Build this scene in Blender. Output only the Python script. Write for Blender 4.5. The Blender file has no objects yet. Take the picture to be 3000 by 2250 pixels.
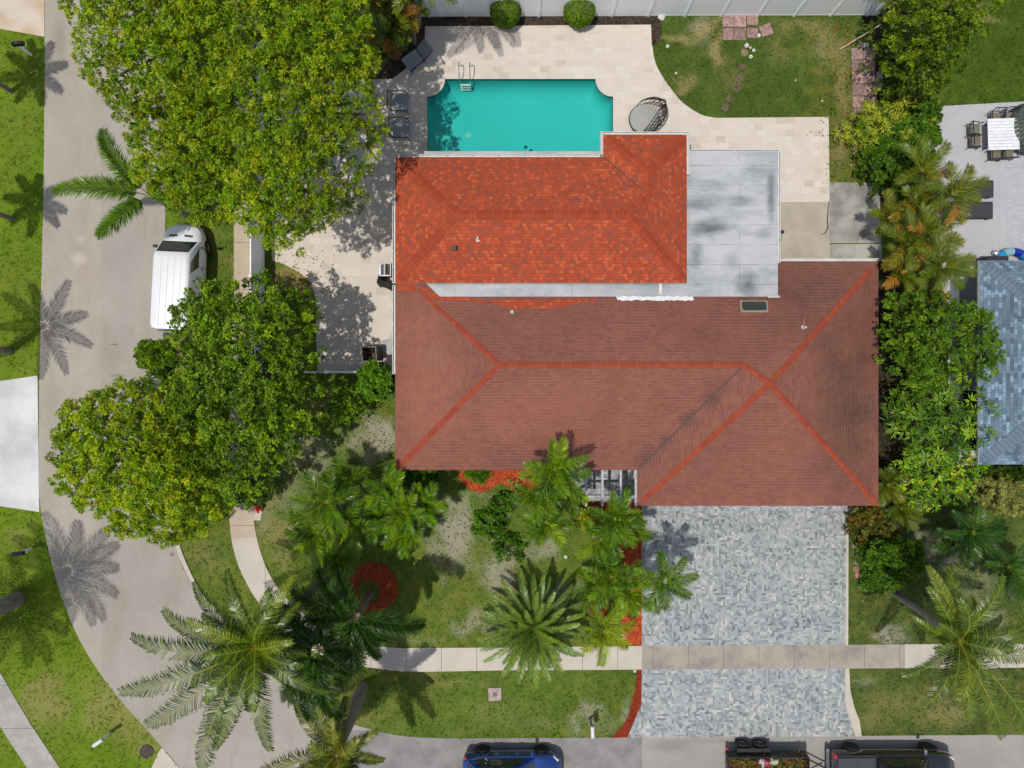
import bpy, math, random
import numpy as np
from mathutils import Vector, Matrix
from mathutils.geometry import tessellate_polygon

# ---------------------------------------------------------------- camera, sky, sun, exposure
S = bpy.context.scene
H = 34.7                      # drone height above the ground, metres
K = 2082.0                    # photo pixels per metre at one metre distance
cam_d = bpy.data.cameras.new('camera'); cam = bpy.data.objects.new('camera', cam_d)
S.collection.objects.link(cam); S.camera = cam
cam.location = (0, 0, H); cam_d.sensor_fit = 'HORIZONTAL'; cam_d.sensor_width = 36
cam_d.lens = 36 * K / 3000; cam_d.clip_start = 0.5; cam_d.clip_end = 900
SV = Vector((0.27, 0.17, -1.0))   # where the sunlight travels
w = bpy.data.worlds.new('World'); S.world = w; w.use_nodes = True
nt = w.node_tree; bg = nt.nodes['Background']
sky = nt.nodes.new('ShaderNodeTexSky'); sky.sky_type = 'NISHITA'; sky.sun_disc = False
sky.sun_elevation = math.radians(72.3); sky.sun_rotation = math.radians(238)
hs = nt.nodes.new('ShaderNodeHueSaturation'); hs.inputs['Saturation'].default_value = .6
nt.links.new(sky.outputs[0], hs.inputs['Color']); nt.links.new(hs.outputs[0], bg.inputs[0]); bg.inputs[1].default_value = 0.135
sd = bpy.data.lights.new('sun', 'SUN'); sd.energy = 3.65; sd.angle = math.radians(0.53); sd.color = (1, 0.955, 0.88)
so = bpy.data.objects.new('sun', sd); S.collection.objects.link(so)
so.rotation_euler = SV.to_track_quat('-Z', 'Y').to_euler()
S.view_settings.view_transform = 'Standard'; S.view_settings.look = 'None'
S.view_settings.exposure = 0.0; S.view_settings.gamma = 1
S.render.engine = 'CYCLES'
S.cycles.max_bounces = 6; S.cycles.diffuse_bounces = 3; S.cycles.transparent_max_bounces = 8

# ---------------------------------------------------------------- helpers
R = np.random.default_rng(11)
rnd = random.Random(5)
pi = math.pi
def P(px, py, z=0.0):
    k = (H - z) / K
    return ((px - 1500) * k, (1125 - py) * k, z)
def PX(px, py, z=0.0): return Vector(P(px, py, z))
def s2l(v):
    v = v / 255.0
    return v / 12.92 if v <= 0.04045 else ((v + 0.055) / 1.055) ** 2.4
EF = 1.45
def A(r, g, b, f=1.0):        # sunlit colour on the photo -> base colour
    return tuple(min(0.93, s2l(c) / EF * f) for c in (r, g, b))

def tag(o, label=None, cat=None, group=None, kind=None):
    if label: o['label'] = label
    if cat: o['category'] = cat
    if group: o['group'] = group
    if kind: o['kind'] = kind
    return o
def thing(name, label, cat, loc=(0, 0, 0), rz=0, group=None):
    o = bpy.data.objects.new(name, None); S.collection.objects.link(o)
    o.empty_display_size = 0.2
    o.location = loc; o.rotation_euler = (0, 0, rz)
    return tag(o, label, cat, group)
def link(name, me, mat=None, parent=None, loc=None):
    o = bpy.data.objects.new(name, me); S.collection.objects.link(o)
    if mat and not me.materials: me.materials.append(mat)
    if parent: o.parent = parent
    if loc is not None: o.location = loc
    return o
def copy_tree(o, parent=None):
    c = o.copy(); S.collection.objects.link(c); c.parent = parent
    for ch in [x for x in bpy.data.objects if x.parent == o]: copy_tree(ch, c)
    return c

class MB:
    def __init__(s): s.v = []; s.f = []; s.uv = None
    def add(s, vs, fs):
        n = len(s.v); s.v += [tuple(v) for v in vs]; s.f += [tuple(i + n for i in f) for f in fs]
        return s
    def box(s, c, d, rz=0, bev=0.0, tilt=None):
        x, y, z = d[0] / 2, d[1] / 2, d[2] / 2
        if bev > 0:
            b = min(bev, x * .9, y * .9, z * .9); pts = []
            for zz, i in ((-z, b), (-z + b, 0), (z - b, 0), (z, b)):
                for sx, sy in ((-1, -1), (1, -1), (1, 1), (-1, 1)):
                    if sx * sy > 0: q = ((sx * (x - i - b), sy * (y - i)), (sx * (x - i), sy * (y - i - b)))
                    else: q = ((sx * (x - i), sy * (y - i - b)), (sx * (x - i - b), sy * (y - i)))
                    if (sx, sy) in ((-1, -1),): q = ((-(x - i), -(y - i - b)), (-(x - i - b), -(y - i)))
                    elif (sx, sy) == (1, -1): q = ((x - i - b, -(y - i)), (x - i, -(y - i - b)))
                    elif (sx, sy) == (1, 1): q = ((x - i, y - i - b), (x - i - b, y - i))
                    else: q = ((-(x - i - b), y - i), (-(x - i), y - i - b))
                    pts += [(a, bb, zz) for a, bb in q]
            fs = [tuple(range(7, -1, -1)), tuple(range(24, 32))]
            for r in range(3):
                for k in range(8):
                    fs.append((r * 8 + k, r * 8 + (k + 1) % 8, r * 8 + 8 + (k + 1) % 8, r * 8 + 8 + k))
        else:
            pts = [(-x, -y, -z), (x, -y, -z), (x, y, -z), (-x, y, -z), (-x, -y, z), (x, -y, z), (x, y, z), (-x, y, z)]
            fs = [(3, 2, 1, 0), (4, 5, 6, 7), (0, 1, 5, 4), (1, 2, 6, 5), (2, 3, 7, 6), (3, 0, 4, 7)]
        m = Matrix.Rotation(rz, 3, 'Z')
        if tilt is not None: m = m @ Matrix.Rotation(tilt[1], 3, tilt[0])
        c = Vector(c)
        return s.add([c + m @ Vector(p) for p in pts], fs)
    def tube(s, pts, r, n=6, cap=True):
        pts = [Vector(p) for p in pts]
        rs = r if isinstance(r, (list, tuple)) else [r] * len(pts)
        vs = []; fs = []; up = Vector((0, 0, 1)); side = None
        for i, p in enumerate(pts):
            t = (pts[min(i + 1, len(pts) - 1)] - pts[max(i - 1, 0)])
            if t.length < 1e-9: t = Vector((0, 0, 1))
            t.normalize()
            if side is None:
                side = t.cross(up)
                if side.length < .05: side = t.cross(Vector((1, 0, 0)))
            else: side = side - t * side.dot(t)
            side.normalize(); b = t.cross(side)
            for k in range(n):
                a = 2 * pi * k / n
                vs.append(p + side * (math.cos(a) * rs[i]) + b * (math.sin(a) * rs[i]))
        for i in range(len(pts) - 1):
            for k in range(n):
                fs.append((i * n + k, i * n + (k + 1) % n, (i + 1) * n + (k + 1) % n, (i + 1) * n + k))
        if cap: fs += [tuple(range(n - 1, -1, -1)), tuple(range((len(pts) - 1) * n, len(pts) * n))]
        return s.add(vs, fs)
    def lathe(s, prof, c=(0, 0, 0), n=20, axis='Z'):
        vs = []; fs = []
        for r, z in prof:
            for k in range(n):
                a = 2 * pi * k / n; x, y = r * math.cos(a), r * math.sin(a)
                vs.append({'Z': (x, y, z), 'Y': (x, z, -y), 'X': (z, x, y)}[axis])
        for i in range(len(prof) - 1):
            for k in range(n):
                fs.append((i * n + k, i * n + (k + 1) % n, (i + 1) * n + (k + 1) % n, (i + 1) * n + k))
        if prof[0][0] > 1e-4: fs.append(tuple(range(n - 1, -1, -1)))
        if prof[-1][0] > 1e-4: fs.append(tuple(range((len(prof) - 1) * n, len(prof) * n)))
        return s.add([(v[0] + c[0], v[1] + c[1], v[2] + c[2]) for v in vs], fs)
    def quad(s, a, b, c, d): return s.add([a, b, c, d], [(0, 1, 2, 3)])
    def loft(s, rings, cap=True):
        n = len(rings[0]); vs = [p for r in rings for p in r]; fs = []
        for i in range(len(rings) - 1):
            for k in range(n):
                fs.append((i * n + k, i * n + (k + 1) % n, (i + 1) * n + (k + 1) % n, (i + 1) * n + k))
        if cap: fs += [tuple(range(n - 1, -1, -1)), tuple(range((len(rings) - 1) * n, len(rings) * n))]
        return s.add(vs, fs)
    def build(s, name, mat, parent=None, smooth=False, loc=None):
        me = bpy.data.meshes.new(name); me.from_pydata([tuple(v) for v in s.v], [], s.f); me.update()
        if smooth:
            me.polygons.foreach_set('use_smooth', [True] * len(me.polygons))
            try: me.set_sharp_from_angle(angle=math.radians(40))
            except Exception: pass
        return link(name, me, mat, parent, loc)

def in_poly(px, py, poly):
    px = np.asarray(px, float); py = np.asarray(py, float); r = np.zeros(px.shape, bool)
    n = len(poly); j = n - 1
    for i in range(n):
        xi, yi = poly[i]; xj, yj = poly[j]
        c = ((yi > py) != (yj > py))
        with np.errstate(divide='ignore', invalid='ignore'):
            r ^= c & (px < (xj - xi) * (py - yi) / (yj - yi + 1e-12) + xi)
        j = i
    return r
def smooth_pts(pts, n=6, closed=False):
    out = []; m = len(pts)
    for i in range(m if closed else m - 1):
        p0 = pts[(i - 1) % m] if closed or i > 0 else pts[0]; p1 = pts[i]; p2 = pts[(i + 1) % m]
        p3 = pts[(i + 2) % m] if closed or i + 2 < m else pts[-1]
        for k in range(n):
            t = k / n
            out.append(tuple(0.5 * (2 * b + (c - a) * t + (2 * a - 5 * b + 4 * c - d) * t * t + (3 * b - a - 3 * c + d) * t ** 3)
                             for a, b, c, d in zip(p0, p1, p2, p3)))
    if not closed: out.append(tuple(pts[-1]))
    return out
def slab_xy(name, xy, z, th, mat, parent=None, holes=(), open_hole=False):
    loops = [[Vector((x, y, 0)) for x, y in xy]] + [[Vector((x, y, 0)) for x, y in h] for h in holes]
    tris = tessellate_polygon(loops); flat = [p for l in loops for p in l]
    vs = [(p.x, p.y, z) for p in flat]; fs = []
    for t in tris:
        a, b, c = (flat[i] for i in t)
        fs.append(tuple(t) if (b - a).cross(c - a).z > 0 else tuple(reversed(t)))
    n = len(flat); vs += [(p.x, p.y, z - th) for p in flat]; o = 0
    for l in loops:
        m = len(l)
        for i in range(m):
            fs.append((o + i, o + (i + 1) % m, n + o + (i + 1) % m, n + o + i))
        o += m
    return MB().add(vs, fs).build(name, mat, parent)
def slab(name, px, z, th, mat, parent=None, holes=()):
    return slab_xy(name, [P(*p)[:2] for p in px], z, th, mat, parent, [[P(*q)[:2] for q in h] for h in holes])

def vnoise(x, y, s, seed):
    x = np.asarray(x) / s + 1000; y = np.asarray(y) / s + 1000
    xi = np.floor(x).astype(int); yi = np.floor(y).astype(int); fx = x - xi; fy = y - yi
    fx = fx * fx * (3 - 2 * fx); fy = fy * fy * (3 - 2 * fy)
    def h(a, b):
        n = (a * 374761393 + b * 668265263 + seed * 1274126177) & 0xffffffff
        n = ((n ^ (n >> 13)) * 1274126177) & 0xffffffff
        return ((n ^ (n >> 16)) & 0xffff) / 65535.0
    return (h(xi, yi) * (1 - fx) + h(xi + 1, yi) * fx) * (1 - fy) + (h(xi, yi + 1) * (1 - fx) + h(xi + 1, yi + 1) * fx) * fy
def fbm(x, y, s, seed, o=4):
    r = 0; a = .5; t = 0
    for i in range(o): r = r + a * vnoise(x, y, s / 2 ** i, seed + i * 7); t += a; a *= .55
    return r / t

# ---------------------------------------------------------------- materials
class NT:
    def __init__(s, name):
        s.m = bpy.data.materials.new(name); s.m.use_nodes = True; s.t = s.m.node_tree
        s.b = s.t.nodes['Principled BSDF']; s.o = s.t.nodes['Material Output']
    def n(s, typ, props=None, **inp):
        nd = s.t.nodes.new('ShaderNode' + typ)
        for k, v in (props or {}).items(): setattr(nd, k, v)
        for k, v in inp.items():
            k = k.replace('_', ' '); i = nd.inputs[int(k[1:])] if k[0] == 'i' and k[1:].isdigit() else nd.inputs[k]
            if hasattr(v, 'is_output'): s.t.links.new(v, i)
            else: i.default_value = v
        return nd
    def l(s, a, b): s.t.links.new(a, b)
    def pos(s): return s.n('NewGeometry').outputs['Position']
    def noise(s, scale, detail=4, vec=None, rough=.55):
        nd = s.n('TexNoise', Scale=scale, Detail=detail, Roughness=rough)
        if vec is None: vec = s.pos()
        s.l(vec, nd.inputs['Vector']); return nd.outputs['Fac']
    def ramp(s, fac, stops):
        nd = s.n('ValToRGB'); s.l(fac, nd.inputs[0]); e = nd.color_ramp.elements
        while len(e) < len(stops): e.new(.5)
        for q, (p, c) in zip(e, stops):
            q.position = p; q.color = (c, c, c, 1) if isinstance(c, (int, float)) else (*c, 1)
        return nd.outputs[0]
    def mix(s, f, a, b, mode='MIX'):
        nd = s.n('MixRGB', {'blend_type': mode})
        for i, v in enumerate((f, a, b)):
            if hasattr(v, 'is_output'): s.l(v, nd.inputs[i])
            else: nd.inputs[i].default_value = v if isinstance(v, (int, float)) and i == 0 else ((v, v, v, 1) if isinstance(v, (int, float)) else (*v[:3], 1))
        return nd.outputs[0]
    def bump(s, h, st=.5, dist=.02):
        nd = s.n('Bump', Strength=st, Distance=dist); s.l(h, nd.inputs['Height']); s.l(nd.outputs[0], s.b.inputs['Normal'])
    def base(s, c):
        if hasattr(c, 'is_output'): s.l(c, s.b.inputs['Base Color'])
        else: s.b.inputs['Base Color'].default_value = (*c[:3], 1)
    def fin(s, rough=.8, metal=0, spec=.3, coat=0):
        s.b.inputs['Roughness'].default_value = rough; s.b.inputs['Metallic'].default_value = metal
        s.b.inputs['Specular IOR Level'].default_value = spec
        if coat: s.b.inputs['Coat Weight'].default_value = coat; s.b.inputs['Coat Roughness'].default_value = .05
        return s.m
def mat(name, c, rough=.7, metal=0, spec=.3, coat=0, var=.12, scale=6, bump=0):
    t = NT(name); n = t.noise(scale, 5)
    t.base(t.mix(1, c, t.ramp(n, [(.3, 1 - var * 1.5), (.7, 1 + var * .3)]), 'MULTIPLY'))
    if bump: t.bump(t.noise(scale * 6, 3), bump)
    return t.fin(rough, metal, spec, coat)

def m_speckle(name, c, fine=60, amt=.25, stain=.2, stain_s=.5, c2=None, seams=None):
    t = NT(name); p = t.pos()
    f = t.ramp(t.noise(fine, 3, p), [(.3, 1 - amt), (.7, 1 + amt * .3)])
    g = t.ramp(t.noise(stain_s, 6, p, .65), [(.3, 1 - stain), (.62, 1.04)])
    col = t.mix(1, t.mix(1, c, f, 'MULTIPLY'), g, 'MULTIPLY')
    if c2 is not None:
        col = t.mix(t.ramp(t.noise(.8, 5, p), [(.45, 0.0), (.7, .8)]), col, c2)
    t.base(col); t.bump(t.noise(fine * 1.5, 3, p), .25, .01)
    return t.fin(.9, 0, .2)

def m_bricks(name, c1, c2, cm, bw, rh, mort=.006, off=.5, uv=True, ramp=None, stain=None, rough=.85, bump=.4, rot=0, patch=None, sq=1.0):
    t = NT(name)
    vec = t.n('UVMap').outputs[0] if uv else t.pos()
    if rot: vec = t.n('Mapping', Vector=vec, Rotation=(0, 0, rot)).outputs[0]
    br = t.n('TexBrick', {'offset': off, 'squash': sq, 'squash_frequency': 2}, Vector=vec, Scale=1.0, Mortar_Size=mort, Brick_Width=bw, Row_Height=rh, Bias=0.0, Mortar_Smooth=.2)
    if ramp:
        br.inputs['Color1'].default_value = (0, 0, 0, 1); br.inputs['Color2'].default_value = (1, 1, 1, 1); br.inputs['Mortar'].default_value = (.5, .5, .5, 1)
        fac = br.outputs['Color']
        if patch:
            add = t.n('Math', {'operation': 'MULTIPLY_ADD'}); t.l(t.noise(patch[0], 5), add.inputs[0]); add.inputs[1].default_value = patch[1]
            sub = t.n('Math', {'operation': 'SUBTRACT'}); t.l(fac, sub.inputs[0]); sub.inputs[1].default_value = patch[1] / 2
            t.l(sub.outputs[0], add.inputs[2]); fac = add.outputs[0]
        col = t.mix(br.outputs['Fac'], t.ramp(fac, ramp), cm)
    else:
        br.inputs['Color1'].default_value = (*c1, 1); br.inputs['Color2'].default_value = (*c2, 1); br.inputs['Mortar'].default_value = (*cm, 1)
        col = br.outputs['Color']
    if stain:
        for sc, amt, sc_col in stain:
            col = t.mix(t.ramp(t.noise(sc, 6, None, .62), [(.42, 0.0), (.72, amt)]), col, sc_col)
    col = t.mix(1, col, t.ramp(t.noise(55, 3), [(.3, .82), (.7, 1.08)]), 'MULTIPLY')
    t.base(col)
    h = t.n('Math', {'operation': 'SUBTRACT'}); h.inputs[0].default_value = 1; t.l(br.outputs['Fac'], h.inputs[1])
    t.bump(h.outputs[0], bump, .015)
    return t, t.fin(rough, 0, .2)

def m_leaf(name, trans=.3, rough=.5, spec=.13):
    t = NT(name); at = t.n('Attribute', {'attribute_name': 'Col'}).outputs['Color']
    t.base(at); t.fin(rough, 0, spec)
    tr = t.n('BsdfTranslucent'); t.l(t.mix(1, at, (1.25, 1.35, .55), 'MULTIPLY'), tr.inputs[0])
    mx = t.n('MixShader'); mx.inputs[0].default_value = trans
    t.l(t.b.outputs[0], mx.inputs[1]); t.l(tr.outputs[0], mx.inputs[2]); t.l(mx.outputs[0], t.o.inputs[0])
    return t.m
LEAF = m_leaf('leaf', .16, .45, .22); FROND = m_leaf('palm_leaflets', .1, .34, .3)
GRASSM = m_leaf('grass_blades', .25, .7, .1)
BARK = mat('bark', A(140, 125, 105), .9, var=.3, scale=9, bump=.6)
PBARK = mat('palm_bark', A(165, 155, 140), .9, var=.3, scale=5, bump=.6)
WHITE = mat('white_vinyl', (.86, .87, .88), .45, var=.04)
WHITEP = mat('white_painted_metal', A(226, 226, 222), .5, var=.12, scale=4)
BLACK = mat('black_metal', (.02, .02, .022), .4, .3, .5)
DARK = mat('dark_plastic', (.03, .03, .035), .5)
RUBBER = mat('rubber', (.018, .018, .018), .85)
CHROME = mat('steel', (.6, .6, .6), .25, 1, .5, var=.05)
SILV = mat('alloy', (.35, .35, .36), .35, .9, .5)
GREY = mat('grey_sling_fabric', A(158, 162, 168), .9, var=.12)
TAUPE = mat('taupe_fabric', A(128, 124, 108), .9, var=.12)

# ---------------------------------------------------------------- foliage
def mesh_np(name, V, loops_per, nf, cols, m, parent, loc=None):
    me = bpy.data.meshes.new(name); nv = len(V)
    me.vertices.add(nv); me.vertices.foreach_set('co', V.astype(np.float32).ravel())
    idx, starts = nf
    me.loops.add(len(idx)); me.loops.foreach_set('vertex_index', idx.astype(np.int32))
    me.polygons.add(len(starts)); me.polygons.foreach_set('loop_start', starts.astype(np.int32))
    me.update(calc_edges=True)
    ca = me.color_attributes.new('Col', 'FLOAT_COLOR', 'POINT')
    c4 = np.ones((nv, 4), np.float32); c4[:, :3] = cols; ca.data.foreach_set('color', c4.ravel())
    return link(name, me, m, parent, loc)
def quads_idx(n): return np.arange(n * 4), np.arange(n) * 4
LEAFF = 1.3
def pick(pal, n, rng=None):
    rng = rng or R
    ws = np.array([p[1] for p in pal], float); ws /= ws.sum()
    c = np.array([A(p[0][0], p[0][1], p[0][2] * .55, LEAFF) for p in pal])
    return c[rng.choice(len(pal), n, p=ws)]
def rosettes(name, pts, nrm, n, L, W, cols, parent, m=LEAF, th=(5, 60), jit=.18, loc=None, fold=0):
    N = len(pts); p = np.repeat(pts, n, 0); nn = np.repeat(nrm, n, 0); c = np.repeat(cols, n, 0)
    M = N * n
    r = R.normal(size=(M, 3)); tgt = r - (r * nn).sum(1, keepdims=True) * nn
    tgt /= np.linalg.norm(tgt, axis=1, keepdims=True) + 1e-9
    a = np.radians(R.uniform(th[0], th[1], M))[:, None]
    d = tgt * np.cos(a) + nn * np.sin(a)
    s = np.cross(d, nn) + R.normal(size=(M, 3)) * .25; s /= np.linalg.norm(s, axis=1, keepdims=True) + 1e-9
    l = (L * R.uniform(.65, 1.25, M))[:, None]; wd = (W * R.uniform(.75, 1.2, M))[:, None] / 2
    V = np.stack([p + d * l * .10, p + d * l * .5 + s * wd, p + d * l - nn * l * .12, p + d * l * .55 - s * wd], 1).reshape(-1, 3)
    c = c * R.uniform(1 - jit, 1 + jit, (M, 1))
    return mesh_np(name, V, 4, quads_idx(M), np.repeat(c, 4, 0), m, parent, loc)

def limbs(mb, base, top, ends, r0, n=7):
    base = Vector(base); top = Vector(top)
    k = 5; pts = [base.lerp(top, i / k) + Vector((rnd.uniform(-.05, .05), rnd.uniform(-.05, .05), 0)) * (i > 0) for i in range(k + 1)]
    mb.tube(pts, [r0 * (1.25 if i == 0 else 1 - .35 * i / k) for i in range(k + 1)], 9)
    for e in ends:
        e = Vector(e); mid = top.lerp(e, .5) + Vector((rnd.uniform(-.3, .3), rnd.uniform(-.3, .3), rnd.uniform(0, .4)))
        mb.tube([pts[-1], mid, e], [r0 * .42, r0 * .25, r0 * .07], 5)

def leaf_tree(name, label, cat, poly, ze, zt, lobe, pal, base_px, tr=.22, dens=26, L=.17, W=.07, nl=7, spacing=None,
              group=None, clump=None, th=(5, 60), gap=0.0, zb=None, tilt=None, clr=1.0, parts=True, twig=0, flat=1.0):
    """poly: crown outline in photo pixels at height ze; crown filled with leafy lobes domed up to zt"""
    W2 = [P(x, y, ze)[:2] for x, y in poly]; xs = [p[0] for p in W2]; ys = [p[1] for p in W2]
    bx, by, _ = P(*base_px)
    t = thing(name, label, cat, (bx, by, 0), 0, group)
    spacing = spacing or lobe * .78
    cs = []; tries = 0
    pa = np.array(W2); pb = np.roll(pa, -1, 0)
    def edge(x, y):
        ab = pb - pa; ap = np.array([x, y]) - pa
        tt = np.clip((ap * ab).sum(1) / ((ab * ab).sum(1) + 1e-9), 0, 1)
        return np.sqrt(((ap - ab * tt[:, None]) ** 2).sum(1)).min()
    area = abs(sum(a[0] * b[1] - a[1] * b[0] for a, b in zip(W2, W2[1:] + W2[:1]))) / 2
    big = math.sqrt(area / pi)
    while tries < 9000:
        tries += 1; x = R.uniform(min(xs), max(xs)); y = R.uniform(min(ys), max(ys))
        if not in_poly([x], [y], W2)[0]: continue
        e = edge(x, y)
        if e < lobe * .3: continue
        if cs and min((x - c[4]) ** 2 + (y - c[5]) ** 2 for c in cs) < (spacing * min(1, .45 + e / lobe * .5)) ** 2: continue
        if gap and R.random() < gap: 
            cs.append((x, y, -9, 0, x, y, 0)); continue
        q = min(1, e / (big * .85)); r = min(lobe * R.uniform(.7, 1.15), e * 1.1 + .12)
        z = ze + (zt - ze) * math.sqrt(max(0, 1 - (1 - q) ** 2)) - r * .3 + R.uniform(-.35, .35) * lobe
        if tilt: z += tilt(1500 + x * K / (H - ze), 1125 - y * K / (H - ze))
        k = (H - z) / (H - ze)                      # keeps the outline true at its own height
        cs.append((x * k, y * k, z, r, x, y, e))
    cs = [c for c in cs if c[3] > 0]
    C = np.array(cs)[:, :4]; E_ = np.array(cs)[:, 6]; P_, N_, CI = [], [], []
    rc = min(.27, max(.12, lobe * .32)) * clr; sp = rc * 1.62
    X0, X1, Y0, Y1 = min(xs) - 1.5, max(xs) + 1.5, min(ys) - 1.5, max(ys) + 1.5
    gx, gy = np.meshgrid(np.arange(X0, X1, sp), np.arange(Y0, Y1, sp)); gx = gx.ravel(); gy = gy.ravel()
    ci0 = 0
    for layer, (dz, keep) in enumerate(((0, .8), (-4.0 * rc, .82), (-7.5 * rc, .5))):
        qx = gx + R.uniform(-.48, .48, len(gx)) * sp; qy = gy + R.uniform(-.48, .48, len(gx)) * sp
        D = np.sqrt((qx[:, None] - C[None, :, 0]) ** 2 + (qy[:, None] - C[None, :, 1]) ** 2)
        top = np.where(D < C[None, :, 3], C[None, :, 2] + np.sqrt(np.maximum(C[None, :, 3] ** 2 - D ** 2, 0)) * .85 * flat, -99)
        own = top.argmax(1); hz = top.max(1)
        pn = fbm(qx, qy, 1.1, 31 + layer, 3)
        kp = (hz > -50) & (R.random(len(qx)) < keep * (1.15 - gap) * (.55 + .9 * pn))
        if layer and lobe > .5: kp &= R.random(len(qx)) < np.clip(E_[own] / 1.5, .3, 1)
        qx, qy, hz, own = qx[kp], qy[kp], hz[kp] + dz + R.normal(size=kp.sum()) * rc * 1.1, own[kp]
        hz = np.maximum(hz, .12)
        m_ = len(qx); nr = max(5, int(dens * .5)) if layer == 0 else max(4, int(dens * .36))
        rr = rc * R.uniform(.7, 1.3, m_)
        u = R.uniform(-.15 if layer == 0 else -.3, 1, (m_, nr)); ph = R.uniform(0, 2 * pi, (m_, nr)); sn = np.sqrt(1 - u * u)
        d = np.stack([sn * np.cos(ph), sn * np.sin(ph), u], 2)
        pp = np.stack([qx, qy, hz], 1)[:, None, :] + d * rr[:, None, None] * R.uniform(.55, 1.05, (m_, nr, 1))
        P_.append(pp.reshape(-1, 3)); N_.append(d.reshape(-1, 3)); CI.append(np.repeat(np.arange(m_) + ci0, nr)); ci0 += m_
    p = np.concatenate(P_); n = np.concatenate(N_) + [0, 0, .55]; n += R.normal(size=n.shape) * .45
    n /= np.linalg.norm(n, axis=1, keepdims=True); ci = np.concatenate(CI)
    col = pick(pal, len(p)); lc = pick(clump or pal, ci0) * R.uniform(.65, 1.12, (ci0, 1))
    col = col * .5 + lc[ci] * .5
    f = fbm(p[:, 0], p[:, 1], 2.2, 5); col = col * (.72 + .56 * f)[:, None]
    rosettes('crown', p - [bx, by, 0], n, int(nl * 1.7), L, W, col, t, th=th)
    mb = MB(); ctr = C[:, :3].mean(0); top = (ctr[0] * .6 + bx * .4, ctr[1] * .6 + by * .4, ze * .55)
    ends = [c[:3] for c in rnd.sample(cs, min(len(cs), 16 + twig))]
    limbs(mb, (0, 0, -.1), (top[0] - bx, top[1] - by, top[2]), [(e[0] - bx, e[1] - by, e[2] - .1) for e in ends], tr)
    mb.build('trunk', BARK, t, True)
    return t

def frond(base, az, L, e0, droop, ll, lw, n, pal, parent, vee=.25, fwd=.55, ldroop=.3, rcol=(150, 160, 50), curl=0.0, dry=0, rr=.022, tip=.15, plume=0):
    """one pinnate palm leaf: rachis with two rows of leaflets"""
    m = 14; pts = []; p = np.array(base, float); el = e0; a = az
    for i in range(m + 1):
        pts.append(p.copy()); p = p + np.array([math.cos(a) * math.cos(el), math.sin(a) * math.cos(el), math.sin(el)]) * L / m
        el -= droop / m * (0.5 + i / m); a += curl / m
    pts = np.array(pts)
    ts = np.linspace(.1, .985, n); fi = ts * m; i0 = np.minimum(fi.astype(int), m - 1); f = (fi - i0)[:, None]
    q = pts[i0] * (1 - f) + pts[i0 + 1] * f; T = pts[i0 + 1] - pts[i0]; T /= np.linalg.norm(T, axis=1, keepdims=True)
    sd_ = np.cross(T, [0, 0, 1.0]); sd_ /= np.linalg.norm(sd_, axis=1, keepdims=True) + 1e-9
    up = np.cross(sd_, T)
    prof = np.sin(pi * (.13 + .80 * ts)) ** .65 * ll * (1 - .25 * ts)
    Vs, Cs = [], []; fc = pick(pal, 1) * rnd.uniform(.7, 1.1)
    for sgn in ((-1, 1) if not plume else (-1, 1, -.6, .6)):
        k = len(ts); l = (prof * R.uniform(.85, 1.12, k))[:, None]
        ff = (fwd + .5 * ts + R.normal(size=k) * .07)[:, None]; vv = (vee + (R.normal(size=k) * .12) + (.6 if abs(sgn) < 1 else 0))[:, None]
        d = sd_ * sgn + T * ff + up * vv; d /= np.linalg.norm(d, axis=1, keepdims=True)
        a0 = q + up * .004; mid = a0 + d * l * .55; d2 = d + np.array([0, 0, -1.0]) * (ldroop * (1.5 if sgn * curl > 0 else .7) * R.uniform(.5, 1.4, k))[:, None] + T * .12
        d2 /= np.linalg.norm(d2, axis=1, keepdims=True); end = mid + d2 * l * .45
        wv = T * (lw / 2); 
        V = np.stack([a0 - wv * .5, a0 + wv * .5, mid + wv, mid - wv, mid - wv, mid + wv, end + wv * .12, end - wv * .12], 1)
        Vs.append(V.reshape(-1, 3)); c = (pick(pal, k) * .5 + fc * .5) * R.uniform(.4, 1.25, (k, 1)) * .92
        if dry: c = np.where((ts > 1 - dry)[:, None] & (R.random(k) < .8)[:, None], np.array(A(176, 120, 45)), c)
        Cs.append(np.repeat(c, 8, 0))
    # rachis as a tapering three-sided rod
    rp = []; 
    for i in range(m):
        A0, B0 = pts[i], pts[i + 1]; t_ = B0 - A0; s_ = np.cross(t_, [0, 0, 1]); s_ /= np.linalg.norm(s_) + 1e-9; u_ = np.cross(s_, t_); u_ /= np.linalg.norm(u_) + 1e-9
        r1 = rr * (1 - .8 * i / m); r2 = rr * (1 - .8 * (i + 1) / m)
        o = [s_, u_, -s_]
        for j in range(3):
            o1, o2 = o[j], o[(j + 1) % 3]
            rp += [A0 + o1 * r1, A0 + o2 * r1, B0 + o2 * r2, B0 + o1 * r2]
    rp = np.array(rp); Vs.append(rp); Cs.append(np.tile(A(*rcol), (len(rp), 1)))
    V = np.concatenate(Vs); C = np.concatenate(Cs)
    return mesh_np('frond', V, 4, quads_idx(len(V) // 4), C, FROND, parent)

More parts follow.
